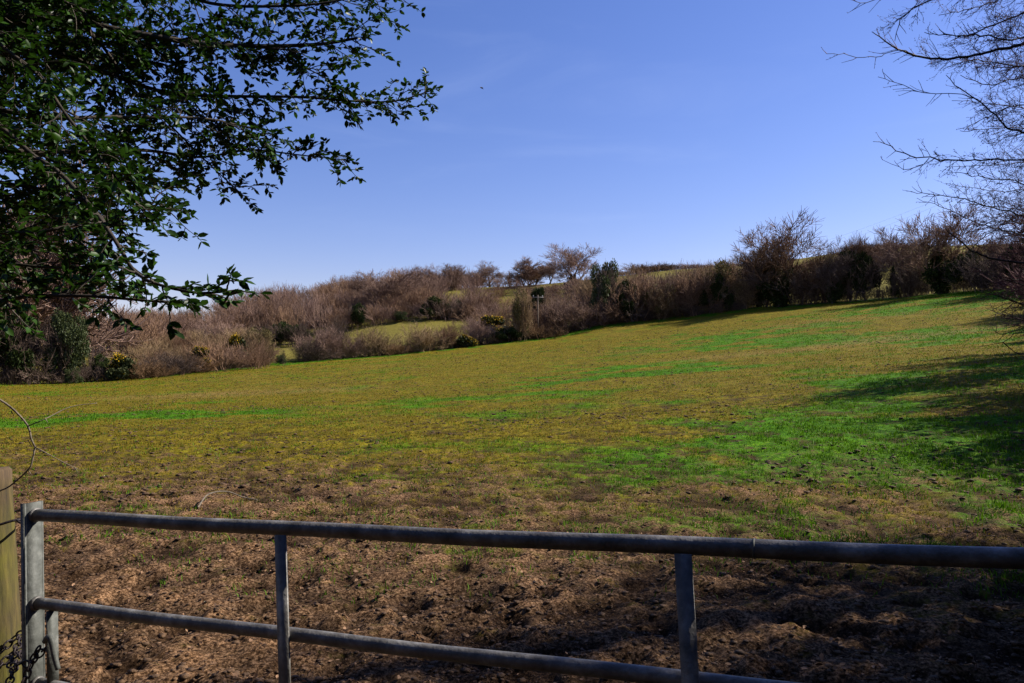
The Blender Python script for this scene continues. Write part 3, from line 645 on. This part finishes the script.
for i in range(22):                                                            # fan of rising shoots filling the crown outside and at the edge of the view
    zz = rs.uniform(1.2, 6.5); st = np.array([np.interp(zz, tp1[:, 2], tp1[:, 0]), np.interp(zz, tp1[:, 2], tp1[:, 1]), zz]); ang = rs.uniform(0, 2*PI)
    d2 = nrm([math.cos(ang), math.sin(ang), rs.uniform(.2, .9)]); 
    d2[0] = abs(d2[0])*1.0
    p = [st]
    for k in range(8): d2 = nrm(d2+rs.normal(size=3)*.12); p.append(p[-1]+d2*rs.uniform(.12, .24))
    p = np.array(p); tube(bl, p-T1, np.linspace(.012, .0025, 9), 5, True)
    for k in range(2, 9):
        for _ in range(3): bare_twigs(segs, p[k], d2+rs.normal(size=3)*.7, rs.uniform(.3, .7), .0035, 2, rs, kids=(2, 5))
bl.build('branches', M['bark'], bt, smooth=True)
sg = MB(); prisms(sg, np.array([s[0] for s in segs])-T1, np.array([s[1] for s in segs])-T1, np.array([s[2] for s in segs]), np.array([s[3] for s in segs]), 3); sg.build('twigs', M['twig_red'], bt)
print('bare twigs', len(segs))
# low shoots of a thorn bush on the right edge
TB = np.array([gx(1190, 5.8), 5.8, G(gx(1190, 5.8), 5.8)])
segs = []; rs = np.random.default_rng(8); tb = empty('thorn_bush', tuple(TB)); tag(tb, 'low leafless thorn bush poking thin dark twigs in over the shaded grass', 'bush')
for k in range(26):
    d2 = nrm([rs.uniform(-.1, .9), rs.uniform(-.4, .4), rs.uniform(.5, 1.2)]); bare_twigs(segs, TB+rs.normal(size=3)*[.12, .12, 0], d2, rs.uniform(.8, 1.6), .009, 3, rs, kids=(2, 5), upb=.0)
for pts in ([(1180, 420, 5.7), (1100, 345, 5.6), (1024, 332, 5.6), (1011, 337, 5.6), (1003, 342, 5.6), (979, 347, 5.6)], [(1180, 430, 5.7), (1090, 385, 5.5), (1024, 374, 5.5), (1001, 374, 5.5)], [(1180, 400, 5.7), (1090, 325, 5.6), (1024, 318, 5.6), (1005, 315, 5.6)], [(1003, 342, 5.6), (1015, 352, 5.6), (1026, 355, 5.6)]):
    w_ = [P(*q) for q in pts]
    p, r = smoothpath(w_, [.005, .002], .05)
    for a, b_, c_, e_ in zip(p[:-1], p[1:], r[:-1], r[1:]): segs.append((a, b_, c_, e_))
    for k in range(3): bare_twigs(segs, p[rs.integers(1, len(p))], nrm(p[-1]-p[0])+rs.normal(size=3)*.5, .15, .002, 0, rs)
sg = MB(); prisms(sg, np.array([s[0] for s in segs])-TB, np.array([s[1] for s in segs])-TB, np.array([s[2] for s in segs]), np.array([s[3] for s in segs]), 3); sg.build('twigs', M['twig_dark'], tb)

# ------------------------------------------------------------ vegetation kinds (each built once, then copied)
def grow(segs, p, d, length, r, level, rs, p_):
    n = p_.get('n', 5); pts = [np.array(p, float)]; d = nrm(d)
    for i in range(n):
        d = nrm(d+rs.normal(size=3)*p_['wig']+np.array([0, 0, p_['up']])); pts.append(pts[-1]+d*length/n)
    r1 = r*p_.get('taper', .6); R = np.linspace(r, r1, n+1)
    for i in range(n): segs.append((pts[i], pts[i+1], R[i], R[i+1], level))
    if level > 0:
        kk = p_['kids'][-level] if level <= len(p_['kids']) else 4
        for k in range(kk):
            t = 1 if k == 0 else rs.uniform(p_.get('t0', .35), 1); i = max(1, int(round(t*n))); dd = nrm(pts[i]-pts[i-1]); a = rs.normal(size=3); a = nrm(a-dd*a.dot(dd))
            sp_ = p_['spread']*(.4 if k == 0 else 1)
            grow(segs, pts[i], dd+a*sp_, length*p_['len']*(.75+.5*rs.random()), max(R[i]*p_['rad'], p_['rmin']), level-1, rs, p_)
def segs_to(name, segs, mat, parent, lv0, lv1, k=3, rnd=None):
    s = [q for q in segs if lv0 <= q[4] <= lv1]; mb = MB()
    prisms(mb, np.array([q[0] for q in s]), np.array([q[1] for q in s]), np.array([q[2] for q in s]), np.array([q[3] for q in s]), k)
    return mb.build(name, mat, parent)
def leaf_cloud(mb, centres, radii, n, size, rs, flat=.8, shell=.55):
    tot = sum(r**2 for r in radii)
    for c, r in zip(centres, radii):
        m_ = int(n*r*r/tot); v = nrm(rs.normal(size=(m_, 3))); q = v*(shell+(1-shell)*rs.random((m_, 1)))*r*(1+.25*(rs.random((m_, 1))-.5)); q[:, 2] *= flat
        dd = nrm(v+rs.normal(size=(m_, 3))*.9); up = nrm(v*.4+rs.normal(size=(m_, 3))*.7+[0, 0, .5])
        leaves(mb, np.array(c)+q, dd, up, size*(.6+.8*rs.random(m_)), 1.6)
HIDE = []
def kind_tree(seed, h=10, mat='twig_dark', ivy=0, spread=.75, up=.05, stems=1, wide=1):
    rs = np.random.default_rng(seed); segs = []
    pr = dict(wig=.06, up=up, kids=[5, 4, 5, 6, 6], len=.70, rad=.58, rmin=.014, spread=spread, t0=.3, n=3)
    for s in range(stems):
        d = [rs.normal()*.12*wide+(s-(stems-1)/2)*.25, rs.normal()*.15, 1]; grow(segs, [(s-(stems-1)/2)*.5, 0, -.4], d, h*.24, h*.024/math.sqrt(stems), 5, rs, pr)
    Zm = max(q[1][2] for q in segs); k = h/Zm
    segs = [(q[0]*k, q[1]*k, max(q[2]*k, .009), max(q[3]*k, .006), q[4]) for q in segs]
    root = empty('bare_tree'); segs_to('trunk', segs, M['bark'], root, 4, 9, 6); segs_to('branches', segs, M[mat], root, 0, 3, 3)
    if ivy:
        mb = MB(); cs = []; rr = []
        for q in segs:
            if q[4] >= 4-(ivy > 1) and q[0][2] > .1 and q[1][2] < h*(.62+.1*ivy): cs += [q[0]+rs.normal(size=3)*.15, (q[0]+q[1])/2+rs.normal(size=3)*.15]; rr += [rs.uniform(.3, .75)*(1 if ivy == 1 else 1.15)]*2
        leaf_cloud(mb, cs, rr, 6500 if ivy == 1 else 9000, .16, rs, 1.0, .3); mb.build('ivy', M['ivy'], root)
    return root
def kind_shrub(seed, mat, h=3.2, w=4.4, n=40, fill=3, name='bare_shrub', up=.05, rmin=.011):
    rs = np.random.default_rng(seed); segs = []
    pr = dict(wig=.13, up=up, kids=[4, 5, 5], len=.62, rad=.6, rmin=rmin, spread=.6, t0=.25, n=3)
    for s in range(n):
        bx_, by_ = rs.normal(size=2)*.22*w*.5; a = np.array([bx_*1.1/w*2+rs.normal()*.35, by_*1.1/w*2+rs.normal()*.35, 1.0])
        grow(segs, [bx_, by_, -.2], a, h*rs.uniform(.32, .52), .03, fill, rs, pr)
    Zm = np.percentile([q[1][2] for q in segs], 98); Xm = np.percentile([abs(q[1][0]) for q in segs], 97)
    k = np.array([w/2/Xm, w/2/Xm, h/Zm]); segs = [(q[0]*k, q[1]*k, q[2], q[3], q[4]) for q in segs]
    root = empty(name); segs_to('branches', segs, M[mat], root, 0, 9, 3)
    return root
def kind_bush(seed, mat, h=3, w=4, name='evergreen_bush', n=12000, size=.10, blobs=22, tw=None, tn=9):
    rs = np.random.default_rng(seed); cs = []; rr = []
    for i in range(blobs):
        a = rs.uniform(0, 2*PI); q = math.sqrt(rs.random()); z_ = rs.uniform(.12, 1)**.8; f_ = math.sqrt(max(.1, 1-(z_*.92)**2))
        cs.append([q*math.cos(a)*w*.46*f_, q*math.sin(a)*w*.46*f_, z_*h*.85]); rr.append(rs.uniform(.07, .22)*min(w, h))
    mb = MB(); leaf_cloud(mb, cs, rr, n, size, rs, .85, .45)
    root = empty(name); segs = []
    pr = dict(wig=.12, up=.05, kids=[4, 4], len=.6, rad=.6, rmin=.012, spread=.6, t0=.3, n=3)
    pr['kids'] = [5, 5, 6]
    for s in range(tn): grow(segs, [rs.normal()*.12*w, rs.normal()*.12*w, -.2], [rs.normal()*.5, rs.normal()*.5, 1], h*(.46 if tn > 3 else .22), .026, 3, rs, pr)
    segs_to('branches', segs, M[tw or 'twig_dark'], root, 0, 9, 3); mb.build('foliage', M[mat], root); return root
def kind_gorse(seed, h=1.8, w=2.4, fl=.5):
    rs = np.random.default_rng(seed); root = kind_bush(seed, 'gorse', h, w, 'gorse_bush', 5000, .11, 18, tn=3); mb = MB(); m_ = int(2400*fl)
    foli = [c for c in root.children if 'foliage' in c.name][0]; co_ = np.empty(len(foli.data.vertices)*3); foli.data.vertices.foreach_get('co', co_); co_ = co_.reshape(-1, 8, 3)[:, 0]
    blob = fbm(co_[:, 0]*1.0+5, co_[:, 2]+co_[:, 1], 1.6, 2, seed); cand = np.where((blob > .52) & (co_[:, 2] > h*.25))[0]
    pick = rs.choice(cand, min(m_, len(cand)*2)); q = co_[pick]*1.04+rs.normal(size=(len(pick), 3))*.09
    leaves(mb, q, rs.normal(size=q.shape), rs.normal(size=q.shape), .075, 1.8); mb.build('blossom', M['flower'], root); return root
proto = {
 'oak': kind_tree(21, 10, 'twig_mauve', 0, .85, .03), 'oak2': kind_tree(23, 9, 'twig_mauve', 0, .8, .05), 'ash': kind_tree(31, 10, 'twig_brown', 0, .6, .08, 2),
 'ivytree': kind_tree(41, 10, 'twig_dark', 1, .7, .06, 3, 1.5), 'ivytree2': kind_tree(44, 10, 'twig_red', 2, .75, .06, 1), 'ivyoak': kind_tree(23, 9, 'twig_brown', 1, .8, .05), 'small': kind_tree(51, 7, 'twig_mauve', 0, .7, .07, 3),
 'shrub_brown': kind_shrub(61, 'twig_brown'), 'shrub_mauve': kind_shrub(62, 'twig_mauve'), 'shrub_tan': kind_shrub(63, 'twig_tan'), 'shrub_brown2': kind_shrub(64, 'twig_brown', 3.6, 4.0, 34),
 'shrub_dark': kind_shrub(65, 'twig_dark'), 'shrub_red': kind_shrub(66, 'bracken', 2.2, 4.2, 44),
 'bush': kind_bush(71, 'ivy'), 'bush2': kind_bush(72, 'ivy', 4, 3.4), 'olive': kind_bush(73, 'olivebush', 3, 3.8, 'leafy_bush', 13000, .10, 26, tn=7), 'yellow': kind_bush(74, 'yellowbush', 2.6, 3.4, 'budding_bush', 3800, .09, tw='twig_tan', tn=20),
 'holly': kind_bush(77, 'holly', 6, 5, 'evergreen_bush', 42000, .11, 40, tn=2), 'airy': kind_bush(78, 'holly', 6, 5, 'evergreen_bush', 11000, .10, 46, tn=2), 'gorse': kind_gorse(81), 'gorse2': kind_gorse(82, 1.6, 2.0, .4),
}
DIM = {}
for k, o in proto.items():
    zz = []; xx = []
    for c_ in o.children:
        a = np.empty(len(c_.data.vertices)*3); c_.data.vertices.foreach_get('co', a); a = a.reshape(-1, 3); zz.append(a[:, 2].max()); xx.append(np.percentile(np.abs(a[:, 0]), 98))
    DIM[k] = (max(zz), 2*max(xx))
used = set(); NAMES = {}
def place(kind, px, d, hpx, wpx, label, cat, group=None, sink=0, rz=None):
    o = proto[kind] if kind not in used else copy_tree(proto[kind]); used.add(kind)
    x = gx(px, d); h = hpx*d/F; w_ = wpx*d/F; h0, w0 = DIM[kind]
    o.location = (x, d, G(x, d)-sink); o.rotation_euler = (0, 0, rng.random()*6.28 if rz is None else rz); s = w_/w0; o.scale = (s, s, h/h0)
    tag(o, label, cat, group); return o
def hd_(px, off=0): return float(hedge_d(px))+off
HL = 'hedge plants along the far edge of the field'
# --- front hedge line, left to right: kind, px, extra depth, height px, width px, label
front = [
 ('bush2', -30, 0, 85, 110, 'tall black-green evergreen bush at the far left end of the hedge'),
 ('bush', 22, 1, 78, 80, 'dark evergreen bush beneath the overhanging leafy branches'),
 ('olive', 66, 0, 78, 62, 'large rounded grey-green bush at the left end of the far hedge'),
 ('olive', 74, -1.5, 18, 26, 'small pale green clump at the foot of the large rounded bush'),
 ('bush', 98, 1, 30, 36, 'low dark bush between the grey-green bush and the first gorse'),
 ('gorse2', 121, -1, 30, 32, 'tall gorse in yellow flower beside the large grey-green bush'),
 ('shrub_red', 148, -.5, 22, 44, 'rusty low scrub just right of the tall gorse'),
 ('shrub_dark', 172, 0, 30, 46, 'dark twiggy clump between the tall gorse and the second gorse'),
 ('shrub_red', 196, -.5, 22, 40, 'rusty bramble patch in front of the second gorse'),
 ('gorse', 203, 0, 28, 22, 'second gorse from the hedge end, small and sparsely yellow'),
 ('shrub_mauve', 222, 1, 26, 40, 'greyish bare clump between the two smaller gorse bushes'),
 ('gorse2', 237, 3, 36, 28, 'bright yellow gorse standing over the brown brambles'),
 ('shrub_red', 250, -.5, 20, 40, 'reddish bramble patch below the bright yellow gorse'),
 ('yellow', 258, 6, 38, 34, 'yellow-green budding bush behind the brambles near the field gap'),
 ('olive', 281, -1, 11, 16, 'tiny round green bush standing alone in the gap of the hedge'),
 ('shrub_dark', 308, -.5, 26, 34, 'dark bushy clump at the right side of the hedge gap'),
 ('shrub_mauve', 318, 1, 42, 42, 'taller mauve bare shrub beside the hedge gap'),
 ('shrub_mauve', 345, 0, 26, 36, 'second bare shrub right of the hedge gap'),
 ('shrub_tan', 374, 0, 32, 40, 'pale rounded leafless shrub in front of the upper green field'),
 ('shrub_red', 394, -.5, 14, 34, 'low rust-coloured brambles between the two pale shrubs'),
 ('shrub_tan', 420, 0, 30, 42, 'olive-tinted leafless shrub below the dark hedge of the upper field'),
 ('shrub_brown', 448, 0, 28, 30, 'brown upright shrub left of the middle gorse'),
 ('gorse2', 463, -.5, 13, 26, 'small round yellow gorse at the field edge'),
 ('shrub_mauve', 480, 1, 30, 30, 'thin leafless sapling shrub above the small round gorse'),
 ('bush', 508, -.3, 14, 46, 'low dark ivy mound at the field edge below the yellow gorse'),
 ('gorse', 494, 4, 24, 36, 'wide gorse with scattered yellow blossom beside the slim ivy-clad bush'),
 ('shrub_brown', 520, 2, 20, 30, 'brown twiggy clump hugging the slim ivy-clad bush'),
 ('shrub_brown2', 548, 2, 32, 50, 'reddish-brown bare shrub beneath the utility pole'),
 ('shrub_red', 540, -1, 16, 34, 'low rusty tuft at the field edge in front of the utility pole'),
 ('shrub_mauve', 575, 1, 35, 52, 'broad pinkish leafless shrub right of the utility pole'),
 ('shrub_brown', 604, 0, 24, 40, 'low brown shrub where the hedge line turns darker'),
 ('olive', 606, 5, 50, 50, 'olive ivy-mottled bush below the round-crowned oak'),
 ('shrub_brown2', 638, 2, 46, 60, 'tall brown bare shrub right of the olive mottled bush'),
 ('bush', 628, 1, 34, 48, 'dark evergreen clump in the shaded hedge foot'),
 ('shrub_mauve', 664, 3, 46, 60, 'wide rose-brown shrub under the far brown skyline hedge'),
 ('yellow', 662, 0, 30, 34, 'greenish budding bush low in the middle of the hedge'),
 ('shrub_brown', 694, 1, 42, 50, 'bare brown shrub left of the dark ivy bush'),
 ('bush', 716, 0, 32, 42, 'dark ivy bush at the hedge foot left of the ivy-clad tree group'),
 ('yellow', 722, 2, 42, 42, 'yellowish-green leafless bush left of the tall ivy-clad trees'),
 ('shrub_tan', 742, 1, 32, 36, 'pale twiggy bush at the foot of the tall ivy-clad trees'),
 ('ivyoak', 779, -1, 86, 68, 'tallest bare-crowned tree with ivy on its trunk rising from the dark hedge'),
 ('ivytree', 762, 1, 68, 46, 'darker ivy-covered tree at the left of the tall tree group'),
 ('shrub_dark', 805, 1, 46, 50, 'dark twiggy shrub right of the tall ivy-clad trees'),
 ('shrub_brown', 824, 2, 52, 48, 'brown slender shrub in the dark stretch of hedge'),
 ('ivytree', 834, -1, 60, 34, 'slim tree with thin ivy left of the blackish bushes'),
 ('bush2', 850, 0, 50, 50, 'blackish evergreen bush, first of the dark pair'),
 ('bush', 868, 1, 46, 46, 'blackish evergreen bush, lower one of the dark pair'),
 ('ash', 852, 3, 62, 40, 'feathery leafless tree sticking out of the blackish bushes'),
 ('bush2', 895, -1, 32, 11, 'narrow dark ivy column standing before the sunlit upper slope'),
 ('shrub_dark', 913, 1, 42, 44, 'dark shrub at the foot of the big spreading tree'),
 ('ivyoak', 941, -1, 84, 66, 'big spreading tree with thick ivy on its trunk and boughs'),
 ('oak2', 912, 4, 68, 54, 'reddish round-crowned leafless tree left of the ivy-laden trunk'),
 ('bush', 968, -1, 40, 50, 'black holly bush right of the ivy-laden spreading tree'),
 ('shrub_dark', 996, -1, 46, 56, 'dark thicket at the upper right corner of the field'),
 ('ash', 1000, 2, 56, 40, 'leafless ash behind the dark corner thicket'),
 ('bush', 1030, -3, 50, 70, 'dark evergreen mass closing the upper right corner of the field'),
 ('ivytree2', 1070, -2, 90, 90, 'ivy-covered tree just past the upper right corner of the field'),
]
for kind, px, off, hp, wp, lab in front:
    cat = 'tree' if ('tree' in kind or kind in ('ivyoak', 'ash', 'oak', 'oak2', 'small')) else ('gorse bush' if 'gorse' in kind else 'bush')
    k_ = 1.30 if 595 < px < 750 else (1.12 if px > 330 else 1.0)
    place(kind, px, hd_(px, off+1.0), hp*k_, wp*1.15, lab, cat, HL, sink=.15)
# slim ivy tree and the skyline trees
sky_l = [
 ('yellow', 521, 111.5, 54, 20, 'slim upright bush of pale ivy standing left of the utility pole', 'bush'),
 ('bush2', 537, 130, 38, 32, 'dark green ivy-covered round tree behind the utility pole', 'tree'),
 ('oak2', 575, 176, 46, 50, 'round-crowned leafless oak standing alone on the skyline', 'tree'),
 ('bush', 573, 175, 12, 24, 'dark ivy thicket round the foot of the lone skyline oak', 'bush'),
 ('small', 530, 186, 28, 36, 'pale bare skyline tree just left of the lone oak', 'tree'),
 ('oak', 549, 188, 24, 26, 'short bare tree between the pale skyline tree and the lone oak', 'tree'),
 ('oak2', 490, 196, 26, 28, 'faint leafless tree on the skyline above the brown wood', 'tree'),
 ('small', 471, 190, 20, 28, 'small faint tree left of the faint skyline tree', 'tree'),
 ('oak2', 447, 180, 28, 34, 'right one of the twin skyline trees above the upper field', 'tree'),
 ('oak', 427, 181, 28, 28, 'left one of the twin skyline trees above the upper field', 'tree'),
 ('oak2', 387, 150, 47, 60, 'large rusty-brown tree at the upper corner of the hillside field', 'tree'),
 ('oak2', 365, 165, 30, 40, 'brown tree merging with the wood left of the large rusty tree', 'tree'),
 ('small', 874, 150, 30, 24, 'leftmost of the two forked bare trees on the right skyline', 'tree'),
 ('small', 884, 152, 32, 26, 'right one of the two forked bare trees on the right skyline', 'tree'),
 ('bush', 438, 143, 24, 52, 'dark evergreen with a shaded hollow above the hillside field', 'bush'),
 ('bush', 461, 147, 18, 46, 'second dark evergreen along the top of the hillside field', 'bush'),
 ('bush', 282, 118, 26, 44, 'dark green holly clump low in the brown hillside wood', 'bush'),
 ('bush', 300, 122, 20, 38, 'dark bush at the left corner of the hillside field', 'bush'),
 ('bush', 357, 138, 26, 32, 'dark evergreen streak inside the hillside wood above the field', 'bush'),
 ('olive', 400, 139, 12, 26, 'low green bush at the foot of the large rusty tree', 'bush'),
 ('shrub_brown', 640, 195, 12, 42, 'rounded dark shrub breaking the right-hand skyline hedge', 'bush'),
 ('shrub_dark', 662, 196, 10, 26, 'small dark shrub next to the rounded skyline shrub', 'bush'),
 ('shrub_mauve', 340, 172, 22, 30, 'greyish treetop bump on the skyline of the hillside wood', 'tree'),
]
for kind, px, d, hp, wp, lab, cat in sky_l: place(kind, px, d, hp*1.06, wp*1.1, lab, cat, 'trees and bushes on the hillside beyond the hedge', sink=.2)
# bare tree behind the evergreen
place('small', 12, 78, 235, 150, 'thin bare tree showing through gaps in the glossy evergreen', 'tree')
# off-frame hedge along the right side of the field, shading the grass
side = [('airy', 8.0, 5.3, 6.2, 4.8), ('holly', 7.6, 2.2, 7.0, 5.2), ('airy', 11.4, 8.6, 4.6, 4.0), ('airy', 13.6, 12.8, 6.4, 5.4), ('airy', 16.8, 16, 6.6, 5.4), ('airy', 21, 25, 9.8, 5.6), ('shrub_brown2', 15.6, 17.4, 6.2, 5.6),
        ('ivytree2', 24, 30, 7, 6), ('shrub_dark', 22.5, 27, 4, 5), ('bush', 30, 38, 5, 6), ('shrub_brown', 37, 47, 4.4, 7), ('ivytree', 45, 58, 9, 8), ('bush', 50, 66, 5, 8), ('shrub_dark', 57, 76, 5, 9), ('ivytree2', 62, 84, 9, 8), ('ivytree', 9.6, 3.0, 9.5, 6), ('ivytree', 9.6, 5.6, 9.6, 5.2), ('holly', 9.6, 3.9, 7.0, 5)]
ordn = ['first', 'second', 'third', 'fourth', 'fifth', 'sixth', 'seventh', 'eighth', 'ninth', 'tenth', 'eleventh', 'twelfth', 'thirteenth', 'fourteenth', 'fifteenth', 'sixteenth', 'seventeenth', 'eighteenth', 'nineteenth']
for i, (kind, x, y, h, w_) in enumerate(side):
    o = proto[kind] if kind not in used else copy_tree(proto[kind]); used.add(kind)
    h0, w0 = DIM[kind]; s = w_/w0; o.location = (x, y, G(x, y)-.1); o.rotation_euler = (0, 0, rng.random()*6); o.scale = (s, s, h/h0)
    cat = 'tree' if 'tree' in kind else 'bush'
    rank = sorted(range(len(side)), key=lambda j: math.hypot(side[j][1]-1.5, side[j][2]-1.2)).index(i)
    tag(o, f'{ordn[rank]} plant from the gate, a {cat}, in the field'"'"'s right-hand hedge', cat, 'hedge along the right side of the field')
for i, (x, y, h, w_) in enumerate([(-9, -1, 7, 6), (-7, -5, 8, 6), (-2.5, -6.5, 8.5, 6.5), (2.5, -6.5, 9, 6.5), (6.5, -3.5, 8.5, 6), (9.5, -1, 7, 5), (0, -11, 10, 9)]):  # evergreens added out of view: block sky light, darken the gate's near side
    o = copy_tree(proto['holly']); h0, w0 = DIM['holly']; s = w_/w0; o.location = (x, y, -.1); o.rotation_euler = (0, 0, i*1.3); o.scale = (s, s, h/h0)
    tag(o, f'{ordn[i]} tall evergreen added unseen behind the viewer to block the sky, counted from the mossy post', 'tree', 'evergreens added out of view to darken the gate')
# ------------------------------------------------------------ masses: hillside wood, hedge-foot undergrowth
def light_variant(seed, n=26, h=5, w=5, rmin=.02):
    rs = np.random.default_rng(seed); segs = []; pr = dict(wig=.12, up=.06, kids=[4, 5], len=.6, rad=.6, rmin=rmin, spread=.55, t0=.25, n=2)
    for s in range(n):
        bx_, by_ = rs.normal(size=2)*.22*w*.5; grow(segs, [bx_, by_, -.2], [bx_*2/w+rs.normal()*.3, by_*2/w+rs.normal()*.3, 1.1], h*.45, .05, 2, rs, pr)
    mb = MB(); prisms(mb, np.array([q[0] for q in segs]), np.array([q[1] for q in segs]), np.array([q[2] for q in segs]), np.array([q[3] for q in segs]), 3)
    V = np.concatenate(mb.V); Zm = np.percentile(V[:, 2], 98); Xm = np.percentile(np.abs(V[:, 0]), 97); V = V*[w/2/Xm, w/2/Xm, h/Zm]; return V, np.concatenate(mb.F), np.concatenate(mb.R)
LV = [light_variant(s, 22) for s in (1, 2, 3, 4)]
def mass(name, mat, spots, label, cat):
    mb = MB(); rs = np.random.default_rng(len(spots))
    X_ = np.array([s[0] for s in spots]); Y_ = np.array([s[1] for s in spots]); Z_ = H0(X_, Y_)
    for (x, y, h, w_), z in zip(spots, Z_):
        V, Fc, R = LV[rs.integers(4)]; a = rs.random()*6.28; c_, s_ = math.cos(a), math.sin(a); k = w_/5
        q = np.stack([(V[:, 0]*c_-V[:, 1]*s_)*k, (V[:, 0]*s_+V[:, 1]*c_)*k, V[:, 2]*h/5], 1)+[x, y, z-.1]
        mb.add(q, [Fc], R*.5+.5*rs.random())
    return tag(mb.build(name, M[mat], None), label, cat, None, 'stuff')
rs = np.random.default_rng(3)
def spots_px(regs):
    out = []
    for (p0, p1, d0, d1, n, h0, h1, w_) in regs:
        for _ in range(n):
            px = rs.uniform(p0, p1); d = rs.uniform(d0, d1); out.append((gx(px, d), d, rs.uniform(h0, h1), w_*rs.uniform(.8, 1.3)))
    return out
wood = spots_px([(225, 345, 122, 178, 60, 4, 6.5, 6.5), (150, 235, 110, 150, 34, 3, 4.5, 6), (325, 480, 143, 186, 60, 4, 5.6, 6), (415, 520, 178, 196, 20, 2.5, 3.6, 6), (395, 500, 143, 151, 18, 2.4, 3.8, 5), (325, 400, 138, 147, 10, 2.5, 4, 5), (470, 600, 128, 148, 14, 2.6, 3.8, 5.5), (-60, 160, 90, 160, 40, 4, 6, 6.5), (470, 610, 150, 170, 20, 2.2, 3.2, 6)])
wood = [s for s in wood if not (gx(268, s[1]) < s[0] < gx(478, s[1]) and s[1] < 135+8*(s[0]-gx(330, s[1]))/25)]
half = len(wood)//2
mass('dark_scrub', 'twig_dark', spots_px([(150, 340, 108, 172, 22, 3, 4.6, 3.6), (330, 480, 143, 170, 10, 2.5, 4, 3.6), (590, 740, 122, 140, 8, 3, 4.5, 4)]), 'darker twiggy clumps scattered through the hillside scrub', 'scrub')
mass('woodland', 'twig_mauve', wood[::2], 'mauve-grey leafless wood covering the hillside beyond the hedge', 'wood')
mass('scrub_woodland', 'twig_brown', wood[1::2], 'brown leafless scrub mixed through the hillside wood', 'scrub')
sc2 = spots_px([(150, 300, 76, 112, 46, 2, 3.4, 4.5), (590, 760, 123, 150, 40, 5.0, 7.0, 5.5), (540, 620, 122, 132, 8, 3.5, 5, 5), (480, 560, 116, 126, 6, 3, 4, 4.5)])
sc2 = [s for s in sc2 if not (gx(262, s[1]) < s[0] < gx(330, s[1]) and s[1] < 120)]
mass('scrub', 'twig_tan', sc2[::2], 'tan bare scrub filling the slope behind the far hedge', 'scrub')
mass('thicket', 'twig_brown', sc2[1::2], 'brown thicket filling in behind the far hedge', 'scrub')
us_ = []
for px in np.arange(-60, 1060, 5.5):
    if 268 < px < 300: continue
    d = hd_(px, rs.uniform(.5, 2.5)); us_.append((gx(px, d), d, rs.uniform(.8, 1.6)*(1.5 if px > 600 else 1), 2.2))
mass('undergrowth', 'twig_dark', us_, 'dark tangled undergrowth along the foot of the far hedge', 'undergrowth')
sk = []
for px in np.arange(596, 760, 2.5): sk.append((gx(px, 200), 200, rs.uniform(1.2, 1.9), 2.4))
mass('skyline_hedge', 'twig_brown', sk, 'thin clipped brown hedge along the right-hand skyline', 'hedge')
sk = []
for px in np.arange(846, 1060, 2.5): sk.append((gx(px, 192), 192, rs.uniform(1.4, 2.2), 2.4))
mass('upper_hedge', 'twig_dark', sk, 'dark hedge along the top of the sunlit slope behind the forked trees', 'hedge')

# ------------------------------------------------------------ utility pole, cables, bird
px, d = 538, 113.2; x = gx(px, d); zb = G(x, d); topz = P(px, 295, d)[2]; hh = topz-zb
up_ = empty('utility_pole', (x, d, zb)); tag(up_, 'slim wooden utility pole with a pale crossarm in the hedge', 'utility pole')
pole_m = noise_mat('pole_wood', [(.3, (.08, .06, .045)), (.7, (.18, .14, .10))], 6, .85, .3)
mb = MB(); tube(mb, [[0, 0, -.5], [0, 0, hh]], [.11, .08], 10); mb.build('pole', pole_m, up_, smooth=True)
mb = MB(); box(mb, [0, 0, hh-.35], [.85, .1, 0], [0, .06, 0], [0, 0, .06]); ca_ = mb.build('crossarm', noise_mat('weathered_arm', [(.3, (.16, .14, .12)), (.7, (.28, .26, .23))], 6, .8, .2), up_)
for sx_ in (-.7, 0, .7):
    mb = MB(); tube(mb, [[sx_, sx_*.118, hh-.28], [sx_, sx_*.118, hh-.16], [sx_, sx_*.118, hh-.05]], [.03, .06, .03], 8); mb.build('insulator', noise_mat('insulator', [(.3, (.3, .3, .3)), (.7, (.5, .5, .5))], 4, .4, 0), ca_, smooth=True)
cab = noise_mat('cable', [(.3, (.05, .05, .06)), (.7, (.1, .1, .11))], 5, .6, 0)
for k, (ya, yb, nm) in enumerate([(243, 196, 'upper of the two thin overhead cables sloping up past the forked trees'), (250, 201, 'lower of the two thin overhead cables sloping up past the forked trees')]):
    a, b_ = P(760, ya+16, 210), P(985, yb-16, 120); mb = MB()
    pts = [a*(1-t)+b_*t-[0, 0, 2.4*4*t*(1-t)*.5] for t in np.linspace(0, 1, 30)]; tube(mb, pts, .010, 5); tag(mb.build('overhead_cable', cab, smooth=True), nm, 'cable', 'overhead cables above the far hedge')
q = P(481.5, 88, 70); mb = MB()
V = [[-.19, 0, 0], [-.08, .055, .03], [-.08, -.055, .03], [-.08, 0, -.045], [.1, .04, .02], [.1, -.04, .02], [.1, 0, -.035], [.26, .05, .0], [.26, -.05, 0], [.26, 0, .012], [-.03, .30, .10], [.06, .30, .09], [-.03, -.30, .10], [.06, -.30, .09]]
fs = [np.array([[0, 1, 2], [0, 3, 1], [0, 2, 3], [1, 4, 10], [4, 11, 10], [2, 12, 5], [5, 12, 13]]), np.array([[1, 4, 5, 2], [1, 3, 6, 4], [2, 5, 6, 3], [4, 7, 9, 5], [4, 6, 9, 7], [5, 9, 8, 6]])]
mb.add(np.array(V)*1.0, fs); bd = mb.build('bird', iron); bd.location = tuple(q); bd.rotation_euler = (.5, .3, .5); tag(bd, 'tiny dark bird gliding alone in the open blue sky', 'bird')
for k, o in proto.items():
    if k not in used: print('unused', k)
